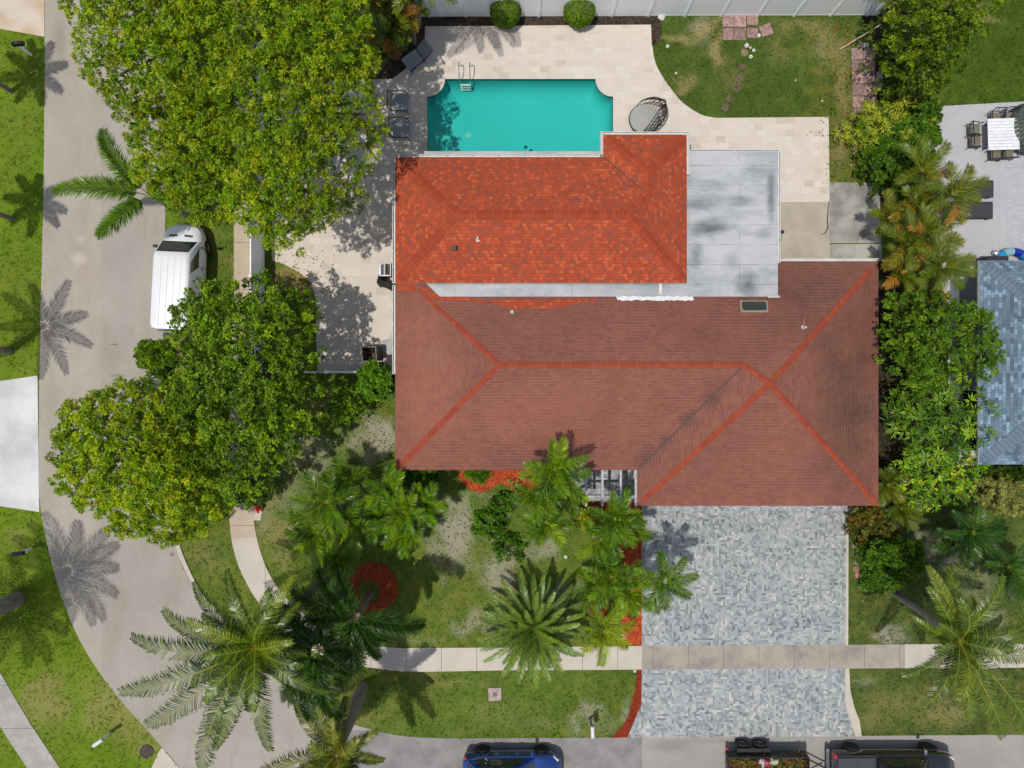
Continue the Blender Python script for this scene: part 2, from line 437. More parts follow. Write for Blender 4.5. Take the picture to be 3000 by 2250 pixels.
GP = [((112, 148, 34), 4), ((86, 126, 30), 4), ((142, 165, 50), 2), ((60, 96, 26), 3)]
def palm(name, label, cat, base_px, crown_px, cz, fr, ll, lw, n, pal=GP, group=None, trunk_r=.14, rcol=(165, 170, 60), e0=.35, droop=1.1, vee=.25, fwd=.5, ldroop=.35, L=None, bark=PBARK, boot=False, bulge=0, plume=0, rr=.022, dry=(), inner=0):
    """fr: list of (tip px, tip py) or (angle deg, length m) pairs marked by 'a'"""
    b = PX(*base_px); c = PX(crown_px[0], crown_px[1], cz)
    t = thing(name, label, cat, b, 0, group); cl = c - b
    mb = MB(); k = 8; pts = []; rs = []
    for i in range(k + 1):
        u = i / k; pt = Vector((cl.x * u ** 1.3, cl.y * u ** 1.3, cl.z * u - .05)); pts.append(pt)
        rs.append(trunk_r * (1.35 - .5 * u + bulge * math.sin(pi * min(1, u * 1.1)) * .6))
    mb.tube(pts, rs, 10)
    for i in range(3, 8):
        pass
    mb.build('trunk', bark, t, True)
    for j in range(inner):
        az = 2.4 * j + .5; frond(np.array([cl.x, cl.y, cl.z + .1]), az, (L or 2.5) * rnd.uniform(.4, .68), 1.15 - .1 * j / max(1, inner) + rnd.uniform(-.2, .1), 1.5, ll * .8, lw, n * 2 // 3, pal, t, vee, fwd, ldroop, rcol, rnd.uniform(-.8, .8), 0, rr)
    for j, f in enumerate(fr):
        if f[0] == 'a': az = math.radians(f[1]); ln = f[2]
        else:
            zt_ = cz - (.12 if len(f) < 3 else f[2]) * 3
            tp = PX(f[0], f[1], zt_); dv = Vector((tp.x - c.x, tp.y - c.y)); az = math.atan2(dv.y, dv.x); ln = dv.length * .96
        az += rnd.uniform(-.03, .03); st = np.array([cl.x, cl.y, cl.z]) + np.array([math.cos(az), math.sin(az), 0]) * .08
        st[2] += rnd.uniform(-.1, .12)
        e = e0 + rnd.uniform(-.15, .2)
        frond(st, az, ln, e, droop + rnd.uniform(-.2, .25), ll * min(1.15, max(.6, ln / (L or ln))), lw, n, pal, t, vee, fwd, ldroop, rcol, rnd.uniform(-.55, .55), (.55 if j in dry else 0), rr, plume=plume)
    return t
def ring(n, l, a0=0, jl=.15, ja=8):
    return [('a', a0 + 360 * i / n + rnd.uniform(-ja, ja), l * rnd.uniform(1 - jl, 1 + jl)) for i in range(n)]
# ================================================================ THE SETTING
ROAD_L = [(132,-700),(132,0),(131,300),(127,600),(121,850),(116,1100),(114,1400),(121,1500),(140,1600),(166,1700),(200,1800),(242,1890),(292,1970),(352,2050),(420,2125),(476,2190),(530,2255),(700,2500),(1000,2760),(1400,2860)]
ROAD_R = [(478,-700),(484,300),(485,600),(480,900),(478,1120),(488,1350),(505,1540),(528,1640),(556,1700),(600,1770),(660,1850),(735,1930),(815,1995),(900,2055),(1000,2108),(1100,2140),(1200,2158),(1350,2163)]
road_px = smooth_pts(ROAD_L, 4) + [(4200,2860),(4200,2150),(3000,2152),(2250,2157)] + smooth_pts(ROAD_R, 4)[::-1]
SW_L = [(684,-700),(686,600),(684,900),(672,1250),(668,1430),(671,1500),(679,1580),(695,1645),(721,1705),(756,1762),(806,1822),(870,1878),(950,1922),(1050,1950),(1150,1963),(1210,1968)]
SW_R = [(748,-700),(748,600),(747,900),(741,1250),(739,1430),(741,1500),(752,1572),(768,1630),(792,1686),(830,1742),(880,1790),(940,1832),(1010,1868),(1085,1889),(1150,1897),(1210,1898)]
sidewalk_px = smooth_pts(SW_L, 4) + [(1500,1963),(1880,1961),(1880,1892),(1500,1896)] + smooth_pts(SW_R, 4)[::-1]
apron_px = [(1880,1961),(2650,1957),(2650,1887),(1880,1892)]
walk_e_px = [(2650,1957),(4000,1950),(4000,1880),(2650,1887)]
DECK = [(1245,78),(1907,73),(1909,131)] + smooth_pts([(1911,135),(1916,170),(1929,205),(1961,255),(2002,303),(2056,337),(2101,346)],4) + \
       [(2427,343),(2430,592),(2150,593),(2150,700),(1300,700),(1300,1094),(930,1094),(925,880),(917,840),(900,815),(872,795),(835,775),(797,763),(797,240),(1150,232),(1185,205),(1225,170),(1245,150)]
XL, XR, YB, YT = P(1252,0)[0], P(1796,0)[0], 10.45, P(0,232)[1]
r_ = .86
def arc(cx, cy, a0, a1, n=9): return [(cx + r_*math.cos(a0+(a1-a0)*i/n), cy + r_*math.sin(a0+(a1-a0)*i/n)) for i in range(n+1)]
POOL = [(XL,YB),(XR,YB)] + arc(XR,YT,-pi/2,-pi)+ arc(XL,YT,0,-pi/2)
DRIVE1 = [(1880,1400),(2507,1400),(2507,1484),(2478,1522),(2476,1889),(1880,1892)]
DRIVE2 = [(1880,1961),(2475,1958),(2476,2062),(2506,2157),(1838,2160),(1879,2062)]
EDGE1 = [(2507,1484),(2512,1488),(2485,1524),(2484,1889),(2476,1889),(2478,1522)]
EDGE2 = [(2475,1958),(2487,1958),(2490,2020),(2503,2075),(2517,2110),(2524,2157),(2506,2157),(2476,2062)]
MULCH_R1 = smooth_pts([(1826,1890),(1820,1850),(1822,1800),(1838,1750),(1818,1690),(1826,1640),(1800,1560),(1725,1500),(1690,1440)],4)+[(1690,1380),(1880,1380),(1880,1890)]
MULCH_R2 = smooth_pts([(1866,1961),(1862,2010),(1850,2060),(1836,2105),(1812,2140),(1788,2161)],4)+[(1838,2160),(1879,2062),(1880,1961)]
def circ(x,y,r,n=18,j=.08,q=1): return [(x+r*(1+rnd.uniform(-j,j))*math.cos(2*pi*i/n), y+q*r*(1+rnd.uniform(-j,j))*math.sin(2*pi*i/n)) for i in range(n)]
MULCH_C = circ(1746,1772,37)
MULCH_F = smooth_pts([(1165,1340),(1330,1352),(1345,1400),(1372,1432),(1412,1443),(1440,1432),(1462,1418),(1482,1420),(1510,1445),(1550,1440),(1620,1400),(1650,1340)],4)
ring_o = circ(1092,1722,74,24,.05); ring_i = circ(1080,1735,34,24,.05)
MULCH_T = [(1120,44),(1928,44),(1938,70),(1938,100),(1930,125),(1922,133),(1909,131),(1907,73),(1245,78),(1245,150),(1225,170),(1185,205),(1150,232),(1090,225),(1090,80)]
CONC1 = [(2150,593),(2430,592),(2431,765),(2150,767)]
CONC2 = [(2430,535),(2575,535),(2580,712),(2431,713)]
CONC3 = [(2431,716),(2580,715),(2585,766),(2431,766)]
NDECK = [(2726,313),(3000,298),(4200,240),(4200,1362),(2790,1362),(2790,1350),(2770,1000),(2750,760)]
DW_L1 = [(-900,-200),(132,-200),(131,108),(-5,84),(-900,60)]
DW_L2 = [(-900,1050),(-2,1117),(60,1108),(111,1100),(116,1500),(60,1491),(-2,1482),(-900,1440)]
WALK_BL = [(-30,1925),(0,1968),(90,2120),(180,2255),(320,2500),(250,2540),(85,2255),(28,2170),(0,2125),(-60,2040)]
DW_B = [(442,2255),(468,2197),(476,2190),(530,2255),(700,2500),(560,2600),(400,2400)]
hard = [road_px, sidewalk_px, apron_px, walk_e_px, DECK, DRIVE1, DRIVE2, EDGE1, EDGE2, MULCH_R1, MULCH_R2, MULCH_C, MULCH_F, MULCH_T, CONC1, CONC2, CONC3, NDECK, DW_L1, DW_L2, WALK_BL, DW_B]

# ---- lawn colour, patch by patch
def blob(px, py, x, y, rx, ry, seed=0, hard_=1.2):
    wx = px + 60*(vnoise(px,py,45,seed+1)-.5); wy = py + 60*(vnoise(px,py,45,seed+2)-.5)
    d = np.sqrt(((wx-x)/rx)**2 + ((wy-y)/ry)**2)
    return np.clip((1.25-d)*hard_, 0, 1)
SAND = [(900,1330,120,70,.5),(1110,1260,70,60,.9),(1080,1290,60,60,.7),(800,1380,70,60,.4),(1350,1570,60,110,.85),(1440,1520,50,60,.8),(1330,1480,60,50,.6),(1480,1660,70,80,.7),(1300,1620,60,80,.5),
        (1590,1600,60,60,.6),(1660,1740,60,60,.5),(1390,1830,70,45,.55),(1230,1870,90,25,.3),(2060,95,50,45,.4),(1730,2110,60,45,.55),(1835,2090,22,60,.6),(1690,2120,40,30,.5),
        (2580,1855,50,35,.7),(2640,1860,40,20,.5),(2780,1640,50,30,.5),(2500,1600,16,60,.7),(2900,1840,70,50,.4),(2700,1600,60,70,.4),(2850,1730,90,70,.3),(780,1520,60,40,.3),(860,1430,70,60,.35),(2520,1990,40,30,.4),(1560,2120,40,30,.2)]
TAN = [(800,1560,70,60,.5),(830,1640,50,40,.4),(2065,85,50,35,.7),(1985,105,40,30,.6),(2090,150,45,50,.6),(2010,245,40,30,.5),(2350,70,120,40,.4),(2430,140,50,90,.5),(2290,150,50,50,.3),(2480,260,30,120,.5),(2470,420,30,100,.5),
       (2150,240,70,50,.3),(870,1320,60,60,.5),(950,1180,70,60,.5),(560,880,60,110,.55),(510,1050,40,80,.6),(600,1620,60,60,.35),(860,830,90,60,.8),(640,720,30,60,.3),(330,2080,140,110,.45),(120,2060,110,110,.45),(60,1560,50,40,.3),(440,2150,60,70,.4),
       (2620,2050,90,50,.35),(2750,2080,100,60,.4),(2900,2030,120,60,.25),(2560,2120,50,40,.35),(1100,2100,90,40,.25),(1450,2080,120,40,.25),(1300,1990,160,25,.35),(1480,2130,160,30,.2),(700,820,30,60,.6),(300,1830,40,40,.3),(2900,60,60,20,.5),(2800,20,120,14,.8)]
def lawn_rgb(X, Y):
    px = 1500 + X*60.0; py = 1125 - Y*60.0
    f1 = fbm(X,Y,1.6,1); f2 = fbm(X,Y,.45,9); f3 = fbm(X,Y,5,17)
    def c(r,g,b): return np.array(A(r,g,b))
    green = c(98,122,44)[None]*1.0; bright = c(112,140,32)[None]; dark = c(70,96,34)[None]; right = c(84,102,46)[None]
    left = (px < 520)[:,None]; tr = ((px > 2660)&(py < 330))[:,None]; back = ((px>1880)&(px<2660)&(py<620))[:,None]; rt = ((px>2480)&(py>1350))[:,None]
    col = np.where(left, bright, np.where(tr, c(74,100,26)[None], np.where(back, c(82,104,40)[None], np.where(rt, right, green))))
    col = col * (.78 + .44*f1)[:,None] * (.82+.36*f2)[:,None]
    olive = c(140,138,62)[None]; g = np.clip((f3*.5+f2*.5-.5)*5,0,1)[:,None]*np.where(left,.35,.55)
    col = col*(1-g)+olive*g*.9
    sandc = c(176,168,148)[None]; tanc = c(166,152,98)[None]
    ms = np.zeros(len(px)); mt = np.zeros(len(px))
    for i,(x,y,rx,ry,s) in enumerate(TAN): mt = np.maximum(mt, s*blob(px,py,x,y,rx,ry,i))
    for i,(x,y,rx,ry,s) in enumerate(SAND): ms = np.maximum(ms, s*blob(px,py,x,y,rx,ry,i+50))
    br = fbm(X,Y,.35,33,3); br2 = fbm(X,Y,.28,41,3)
    rt_, rs_ = mt.copy(), ms.copy()
    mt = np.clip(mt*.6*np.clip((br-.3)*4,0,1),0,.35)[:,None]; ms = np.clip(ms*.6*np.clip((br2-.35)*4.5,0,1),0,.32)[:,None]
    col = col*(1-mt)+tanc*(.8+.3*f2)[:,None]*mt; col = col*(1-ms)+sandc*(.75+.4*f2)[:,None]*ms
    return col, np.maximum(mt,ms)[:,0]*1.4, rt_, rs_

def build_ground():
    st = .1; xs = np.arange(-26,26+st/2,st); ys = np.arange(-20,20+st/2,st)
    nx, ny = len(xs), len(ys); X, Y = np.meshgrid(xs, ys); X = X.ravel(); Y = Y.ravel()
    col,_,rt_,rs_ = lawn_rgb(X, Y)
    V = np.stack([X, Y, .012*(fbm(X,Y,.5,77)-.5)], 1)
    i, j = np.meshgrid(np.arange(nx-1), np.arange(ny-1)); i = i.ravel(); j = j.ravel()
    cx = xs[i]+st/2; cy = ys[j]+st/2
    keep = ~((cx>XL-.15)&(cx<XR+.15)&(cy>YB-.15)&(cy<YT+.15)); i=i[keep]; j=j[keep]
    a = j*nx+i; idx = np.stack([a,a+1,a+1+nx,a+nx],1).ravel()
    B = [(-26,-20),(26,-20),(26,20),(-26,20)]; O = [(-420,-420),(420,-420),(420,420),(-420,420)]
    n = len(V); V2 = np.array([(x,y,-.008) for x,y in B+O],float); c2 = lawn_rgb(V2[:,0],V2[:,1])[0]; c2[:] = A(96,118,44)
    q = []
    for k in range(4): q += [n+k, n+4+k, n+4+(k+1)%4, n+(k+1)%4]
    idx = np.concatenate([idx, np.array(q)])
    t = NT('lawn'); at = t.n('Attribute', {'attribute_name':'Col'}).outputs['Color']
    c = t.mix(1, at, t.ramp(t.noise(14,6,None,.75), [(.25,.72),(.5,1),(.75,1.25)]), 'MULTIPLY')
    c = t.mix(1, c, t.ramp(t.noise(48,3), [(.3,.7),(.7,1.2)]), 'MULTIPLY')
    mv = t.n('SeparateXYZ', Vector=t.n('Attribute', {'attribute_name':'Wear'}).outputs['Vector'])
    for k_,(sc_,cc_,o_) in enumerate(((13.0,A(176,158,108),.12),(15.0,A(190,182,162),.05))):
        sm = t.n('Math',{'operation':'MULTIPLY_ADD'}); t.l(mv.outputs[k_], sm.inputs[0]); sm.inputs[1].default_value=(.38,.31)[k_]; t.l(t.noise(sc_,5,t.n('Mapping',Vector=t.pos(),Location=(k_*31,0,0)).outputs[0],.75), sm.inputs[2])
        c = t.mix(t.n('MapRange', From_Min=.60, From_Max=.78, To_Min=0.0, To_Max=.9, Value=sm.outputs[0]).outputs[0], c, t.mix(1,cc_,t.ramp(t.noise(40,3),[(.3,.6),(.7,1.1)]),'MULTIPLY'))
    t.base(c); t.bump(t.noise(60,4), .8, .03); m = t.fin(.95,0,.1)
    o = mesh_np('ground', np.concatenate([V,V2]), 4, (idx, np.arange(len(idx)//4)*4), np.concatenate([col,c2]), m, None)
    wa = o.data.attributes.new('Wear','FLOAT_VECTOR','POINT'); wv = np.zeros((len(o.data.vertices),3),np.float32); wv[:len(rt_),0]=rt_; wv[:len(rs_),1]=rs_; wa.data.foreach_set('vector', wv.ravel())
    tag(o, kind='structure')
build_ground()

def build_grass():
    N = 62000; X = R.uniform(-25.5,25.5,N); Y = R.uniform(-19.3,19.3,N); px = 1500+X*60; py = 1125-Y*60
    bad = np.zeros(N,bool)
    for h in hard: bad |= in_poly(px,py,h)
    bad |= (X>-4.9)&(X<16.2)&(Y>-3.6)&(Y<10); bad |= (X>5.8)&(X<16.2)&(Y>-5.3)&(Y<0)
    bad |= in_poly(px,py,[(1880,1200),(2507,1200),(2507,1500),(1880,1500)])
    X=X[~bad]; Y=Y[~bad]; col, dry, _a, _b = lawn_rgb(X,Y); k = R.random(len(X)) > dry*1.1; X=X[k]; Y=Y[k]; col=col[k]
    n = len(X); pts = np.stack([X,Y,np.zeros(n)],1); nr = np.tile([0,0,1.0],(n,1))
    o = rosettes('grass', pts, nr, 4, .11, .03, col*R.uniform(.75,1.3,(n,1)), None, GRASSM, th=(15,70))
    tag(o, 'short uneven blades of lawn grass covering the yards and verges', 'grass', kind='stuff')
build_grass()

CONC = m_speckle('concrete_walk', A(212,202,188), 50, .12, .12, .6)
def m_joint(name, c, pitch, axis, stain=.12, dark=(.12,.11,.1), c2=None):
    t = NT(name); p = t.pos(); sx = t.n('SeparateXYZ', Vector=p).outputs[axis]
    md = t.n('Math',{'operation':'PINGPONG'}); t.l(sx, md.inputs[0]); md.inputs[1].default_value = pitch/2
    lt = t.n('Math',{'operation':'LESS_THAN'}); t.l(md.outputs[0], lt.inputs[0]); lt.inputs[1].default_value=.012
    col = t.mix(1, c, t.ramp(t.noise(.7,6,None,.65),[(.3,1-stain),(.6,1.03)]),'MULTIPLY')
    if c2 is not None: col = t.mix(t.ramp(t.noise(.9,6,None,.7),[(.48,0.0),(.68,.8)]), col, c2)
    col = t.mix(1, col, t.ramp(t.noise(45,3),[(.3,.88),(.7,1.05)]),'MULTIPLY')
    t.base(t.mix(lt.outputs[0], col, dark)); t.bump(t.noise(70,3),.25,.01); return t.fin(.9,0,.2)
WALKX = m_joint('concrete_walk_x', A(213,203,190), 1.72, 0); WALKY = m_joint('concrete_walk_y', A(205,188,166), 2.3, 1, .15)
APRON = m_joint('concrete_apron', A(182,172,160), 1.72, 0, .2, c2=A(140,134,126))
# road: old asphalt with a lighter lane, dark patches and stains
t = NT('asphalt'); p = t.pos(); sp = t.n('SeparateXYZ', Vector=p)
c = t.mix(1, A(178,171,161), t.ramp(t.noise(.35,6,None,.6),[(.3,.88),(.65,1.05)]),'MULTIPLY')
c = t.mix(t.ramp(t.noise(.9,6,t.n('Mapping',Vector=p,Scale=(1,.25,1)).outputs[0],.7),[(.48,0.0),(.75,.5)]), c, A(156,140,120))
c = t.mix(t.ramp(t.noise(1.6,5),[(.62,0.0),(.72,.5)]), c, A(188,180,172))
lt = t.n('Math',{'operation':'LESS_THAN'}); t.l(sp.outputs[1], lt.inputs[0]); lt.inputs[1].default_value=-16.9
gt = t.n('Math',{'operation':'GREATER_THAN'}); t.l(sp.outputs[0], gt.inputs[0]); gt.inputs[1].default_value=6.35
g2 = t.n('Math',{'operation':'GREATER_THAN'}); t.l(sp.outputs[0], g2.inputs[0]); g2.inputs[1].default_value=-8.0
a1 = t.n('Math',{'operation':'MULTIPLY'}); t.l(lt.outputs[0],a1.inputs[0]); t.l(gt.outputs[0],a1.inputs[1])
a2 = t.n('Math',{'operation':'MULTIPLY'}); t.l(lt.outputs[0],a2.inputs[0]); t.l(g2.outputs[0],a2.inputs[1])
c = t.mix(a2.outputs[0], c, t.mix(1, A(152,148,146), t.ramp(t.noise(1.3,6),[(.35,.8),(.6,1.08)]),'MULTIPLY'))
c = t.mix(a1.outputs[0], c, t.mix(1, A(168,164,158), t.ramp(t.noise(.5,6),[(.35,.9),(.6,1.05)]),'MULTIPLY'))
ls = t.n('Math',{'operation':'GREATER_THAN'}); t.l(sp.outputs[0], ls.inputs[0]); ls.inputs[1].default_value=-20.08
c = t.mix(ls.outputs[0], t.mix(1, c, (1.08,1.06,1.03), 'MULTIPLY'), c)
vo = t.n('TexVoronoi', {'feature':'DISTANCE_TO_EDGE'}, Scale=.16); t.l(t.mix(.12, p, t.n('TexNoise',Scale=1.2,Vector=p,Detail=5).outputs['Color']), vo.inputs['Vector'])
c = t.mix(t.ramp(vo.outputs['Distance'],[(0.0,.28),(.003,0.0)]), c, A(190,182,172))
for (qx,qy,rx,ry,am,cc) in ((334,1009,.28,.05,.7,A(96,88,82)),(345,1100,.55,.09,.5,A(128,106,92)),(232,758,.5,.4,.8,A(206,194,182)),(236,700,.3,.2,.5,A(200,190,178)),(150,1560,.25,1.0,.7,A(206,200,190)),(176,120,.5,1.6,.5,A(140,134,122)),(1960,2185,1.4,.4,.5,A(130,128,126)),(505,1625,.15,.12,.7,A(110,90,80)),(2780,2200,1.4,.35,.4,A(150,147,142)),(560,1700,.3,.5,.3,A(150,136,120)),(2100,2170,3,.18,.4,A(136,132,128))):
    gx_,gy_,_z=P(qx,qy); mp=t.n('Mapping',Vector=p,Location=(-gx_/rx,-gy_/ry,0),Scale=(1/rx,1/ry,0)); ln=t.n('VectorMath',{'operation':'LENGTH'}); t.l(mp.outputs[0],ln.inputs[0])
    ns=t.n('Math',{'operation':'MULTIPLY_ADD'}); t.l(t.noise(5,5,None,.65),ns.inputs[0]); ns.inputs[1].default_value=.9; t.l(ln.outputs['Value'],ns.inputs[2])
    c=t.mix(t.n('MapRange',From_Min=.7,From_Max=1.5,To_Min=am,To_Max=0.0,Value=ns.outputs[0]).outputs[0],c,cc)
c = t.mix(1, c, t.ramp(t.noise(38,4,None,.7),[(.3,.82),(.7,1.12)]),'MULTIPLY')
t.base(c); t.bump(t.noise(80,3),.4,.01); ASPH = t.fin(.92,0,.15)
tag(slab('road', road_px, .016, .2, ASPH), kind='structure')
tag(slab('sidewalk', sidewalk_px, .03, .15, WALKX), kind='structure')
tag(slab('sidewalk', smooth_pts(SW_L[:7],4)+[(752,1572)]+smooth_pts(SW_R[:7],4)[::-1][1:], .034, .02, WALKY), kind='structure')
tag(slab('sidewalk', walk_e_px, .03, .15, m_joint('concrete_walk_e', A(206,198,184), 1.72, 0)), kind='structure')
tag(slab('sidewalk', apron_px, .032, .15, APRON), kind='structure')
kb = smooth_pts([(508,1578),(530,1640),(556,1697),(580,1740),(620,1790),(680,1862)],4)
tag(slab('kerb', kb+[(x+11,y-6) for x,y in kb][::-1], .06, .16, CONC), kind='structure')
DWH = m_speckle('pale_concrete', A(226,226,226), 30, .06, .3, .5)
tag(slab('neighbour_driveway', DW_L2, .03, .15, DWH), kind='structure')
tag(slab('neighbour_driveway', DW_L1, .03, .15, m_speckle('tan_concrete', A(222,208,192), 30, .06, .2, .3, A(196,160,110))), kind='structure')
tag(slab('path', WALK_BL, .03, .15, m_joint('grey_path', A(176,172,166), 2.1, 1, .2, c2=A(200,196,190))), kind='structure')
tag(slab('path', DW_B, .028, .15, CONC), kind='structure')

# pavers
GR = [(0.0,A(108,112,114)),(.14,A(140,145,147)),(.38,A(163,167,168)),(.66,A(176,179,180)),(.86,A(190,192,191)),(1.0,A(214,212,204))]
def m_pavers(name):
    t = NT(name); p = t.pos()
    def brick(rot, w, h, off):
        v = t.n('Mapping', Vector=p, Rotation=(0,0,rot), Location=(off,off*.7,0)).outputs[0]
        b = t.n('TexBrick', {'offset':.5}, Vector=v, Scale=1.0, Mortar_Size=.004, Brick_Width=w, Row_Height=h, Mortar_Smooth=.3)
        b.inputs['Color1'].default_value=(0,0,0,1); b.inputs['Color2'].default_value=(1,1,1,1); b.inputs['Mortar'].default_value=(.45,.45,.45,1)
        return b
    b1 = brick(0,.2,.1,0); b2 = brick(pi/2,.2,.1,.3)
    sn = t.n('VectorMath',{'operation':'SNAP'}); t.l(p, sn.inputs[0]); sn.inputs[1].default_value=(.2,.2,100)
    wn = t.n('TexWhiteNoise'); t.l(sn.outputs[0], wn.inputs['Vector'])
    g = t.n('Math',{'operation':'GREATER_THAN'}); t.l(wn.outputs['Value'], g.inputs[0]); g.inputs[1].default_value=.5
    f = t.mix(g.outputs[0], b1.outputs['Color'], b2.outputs['Color'])
    ad = t.n('Math',{'operation':'MULTIPLY_ADD'}); t.l(t.noise(.8,6,None,.7), ad.inputs[0]); ad.inputs[1].default_value=1.0; ad.inputs[2].default_value=-.5
    a2 = t.n('Math',{'operation':'ADD'}); t.l(f, a2.inputs[0]); t.l(ad.outputs[0], a2.inputs[1])
    s2 = t.n('Math',{'operation':'MULTIPLY_ADD'}); t.l(a2.outputs[0], s2.inputs[0]); s2.inputs[1].default_value=.86; s2.inputs[2].default_value=.07
    col = t.ramp(s2.outputs[0], GR); t.t.nodes[-1]
    mm = t.n('Math',{'operation':'MULTIPLY'}); t.l(t.mix(g.outputs[0], b1.outputs['Fac'], b2.outputs['Fac']), mm.inputs[0]); mm.inputs[1].default_value=.45
    col = t.mix(mm.outputs[0], col, A(120,122,126))
    t.base(t.mix(1, col, t.ramp(t.noise(60,3),[(.3,.88),(.7,1.06)]),'MULTIPLY')); return t.fin(.85,0,.2)
PAV = m_pavers('grey_pavers')
tag(slab('driveway', DRIVE1, .03, .15, PAV), kind='structure'); tag(slab('driveway', DRIVE2, .031, .15, PAV), kind='structure')
tag(slab('walkway', [(1640,1376),(1878,1376),(1878,1470),(1700,1470),(1660,1440)], .03, .15, PAV), kind='structure')
EDG = m_speckle('cream_edging', A(214,204,188), 50, .15, .12, .8)
tag(slab('driveway_edging', EDGE1, .04, .15, EDG), kind='structure'); tag(slab('driveway_edging', EDGE2, .04, .15, EDG), kind='structure')
# travertine deck
t_, TRAV = m_bricks('travertine', None, None, A(214,202,188), .46, .31, .004, .37, uv=False,
    ramp=[(0.0,A(212,196,178)),(.12,A(224,212,198)),(.5,A(229,218,205)),(.8,A(231,221,209)),(1.0,A(236,227,216))], stain=[(.4,.4,A(218,204,188)),(1.3,.3,A(220,208,194)),(5,.25,A(222,212,200))], bump=.12, patch=(.8,.3))
tag(slab('pool_deck', DECK, .03, .1, TRAV, holes=[[((x*60+1500),(1125-y*60)) for x,y in POOL]]), kind='structure')
tag(slab('concrete_slab', CONC1, .026, .12, m_speckle('tan_slab', A(196,186,170), 30, .08, .2, .9, A(176,164,146))), kind='structure')
GS = m_speckle('weathered_slab', A(188,184,176), 25, .12, .5, .5, A(112,110,106))
tag(slab('concrete_slab', CONC2, .05, .12, GS), kind='structure'); tag(slab('concrete_slab', CONC3, .04, .12, GS), kind='structure')
t_, NPV = m_bricks('lilac_deck_coating', None, None, A(176,174,180), 3.4, 3.3, .01, 0, uv=False, ramp=[(0,A(196,194,198)),(1,A(199,197,201))], stain=[(.7,.35,A(172,172,178))], bump=.1)
tag(slab('neighbour_patio', NDECK, .03, .1, NPV), kind='structure')
t_, NBR = m_bricks('lilac_pavers', A(190,188,194), A(204,202,206), A(166,164,172), .24, .12, .005, .5, uv=False, bump=.1)
tag(slab('patio_border', [(2942,302),(3000,299),(4000,245),(4000,1300),(2946,800)], .034, .02, NBR), kind='structure')
# mulch
def m_mulch(name, c1, c2, c3):
    t = NT(name); v = t.n('TexVoronoi', Scale=26.0, Vector=t.n('Mapping', Vector=t.pos(), Scale=(1,.55,1), Rotation=(0,0,.5)).outputs[0])
    col = t.ramp(t.n('SeparateXYZ', Vector=v.outputs['Color']).outputs[0], [(0,c3),(.3,c1),(.7,c2),(1,c1)])
    t.base(t.mix(1, col, t.ramp(t.noise(3,5),[(.3,.75),(.7,1.1)]),'MULTIPLY')); t.bump(v.outputs['Distance'], 1, .04); return t.fin(.95,0,.1)
RM = m_mulch('red_mulch', A(198,84,46), A(216,104,62), A(120,48,30)); RM2 = m_mulch('dark_red_mulch', A(150,58,38), A(164,70,46), A(110,42,30)); BM = m_mulch('brown_mulch', A(74,62,54), A(96,82,70), A(36,30,26))
tag(slab('mulch_bed', MULCH_R1, .022, .1, RM), kind='structure'); tag(slab('mulch_bed', MULCH_R2, .024, .1, RM2), kind='structure')
tag(slab('mulch_bed', MULCH_C, .03, .1, RM), kind='structure'); tag(slab('mulch_bed', MULCH_F, .026, .1, RM), kind='structure')
tag(slab('mulch_bed', ring_o, .03, .1, m_mulch('rust_mulch', A(178,74,42), A(190,88,52), A(90,36,24)), holes=[ring_i]), kind='structure')
tag(slab('mulch_bed', MULCH_T, .024, .1, BM), kind='structure')
tag(slab('mulch_bed', smooth_pts([(2560,770),(2780,760),(2790,1100),(2780,1400),(2600,1500),(2560,1480)],3), .02, .1, m_mulch('leaf_litter', A(60,54,44), A(80,68,50), A(24,20,16))), kind='structure')
tag(slab('mulch_bed', smooth_pts([(2515,30),(2700,60),(2650,480),(2565,640),(2545,640),(2570,400),(2560,120)],3), .02, .1, bpy.data.materials['leaf_litter']), kind='structure')

# ---- pool
pool = thing('swimming_pool', 'turquoise swimming pool with two scooped corners behind the house', 'pool', (0,0,0))
n = len(POOL); vs = [(x,y,.0) for x,y in POOL]+[(x,y,-.18) for x,y in POOL]; fs = [(i,n+i,n+(i+1)%n,(i+1)%n) for i in range(n)]
MB().add(vs,fs).build('tile_band', mat('dark_tile', A(24,92,96), .3), pool)
def off_poly(poly, d):
    out=[]; m=len(poly)
    for i in range(m):
        p0,p1,p2=(Vector(poly[(i+k)%m]) for k in (-1,0,1)); e1=(p1-p0).normalized(); e2=(p2-p1).normalized()
        n1=Vector((-e1.y,e1.x)); n2=Vector((-e2.y,e2.x)); nb=(n1+n2); nb=nb.normalized() if nb.length>1e-3 else n1
        out.append(tuple(p1+nb*d/max(.5,nb.dot(n1))))
    return out
rings_=[([*POOL],-.18),([*POOL],-.5),(off_poly(POOL,.05),-.72),(off_poly(POOL,.16),-.92),(off_poly(POOL,.34),-1.07),(off_poly(POOL,.6),-1.16),(off_poly(POOL,.9),-1.2)]
vs=[(x,y,z) for pl,z in rings_ for x,y in pl]; fs=[]
for r__ in range(len(rings_)-1): fs+=[(r__*n+i,(r__+1)*n+i,(r__+1)*n+(i+1)%n,r__*n+(i+1)%n) for i in range(n)]
loops=[[Vector((x,y,0)) for x,y in rings_[-1][0]]]; o_=(len(rings_)-1)*n
for a in tessellate_polygon(loops):
    p0,p1,p2=(loops[0][k] for k in a); fs.append(tuple(o_+k for k in (a if (p1-p0).cross(p2-p0).z>0 else a[::-1])))
loops=[[Vector((x,y,0)) for x,y in POOL]]
t = NT('pool_plaster'); t.base(t.mix(1, A(62,202,196,.95), t.ramp(t.noise(.5,5),[(.3,.93),(.7,1.03)]),'MULTIPLY')); MB().add(vs,fs).build('basin', t.fin(.8,0,.2), pool, True)
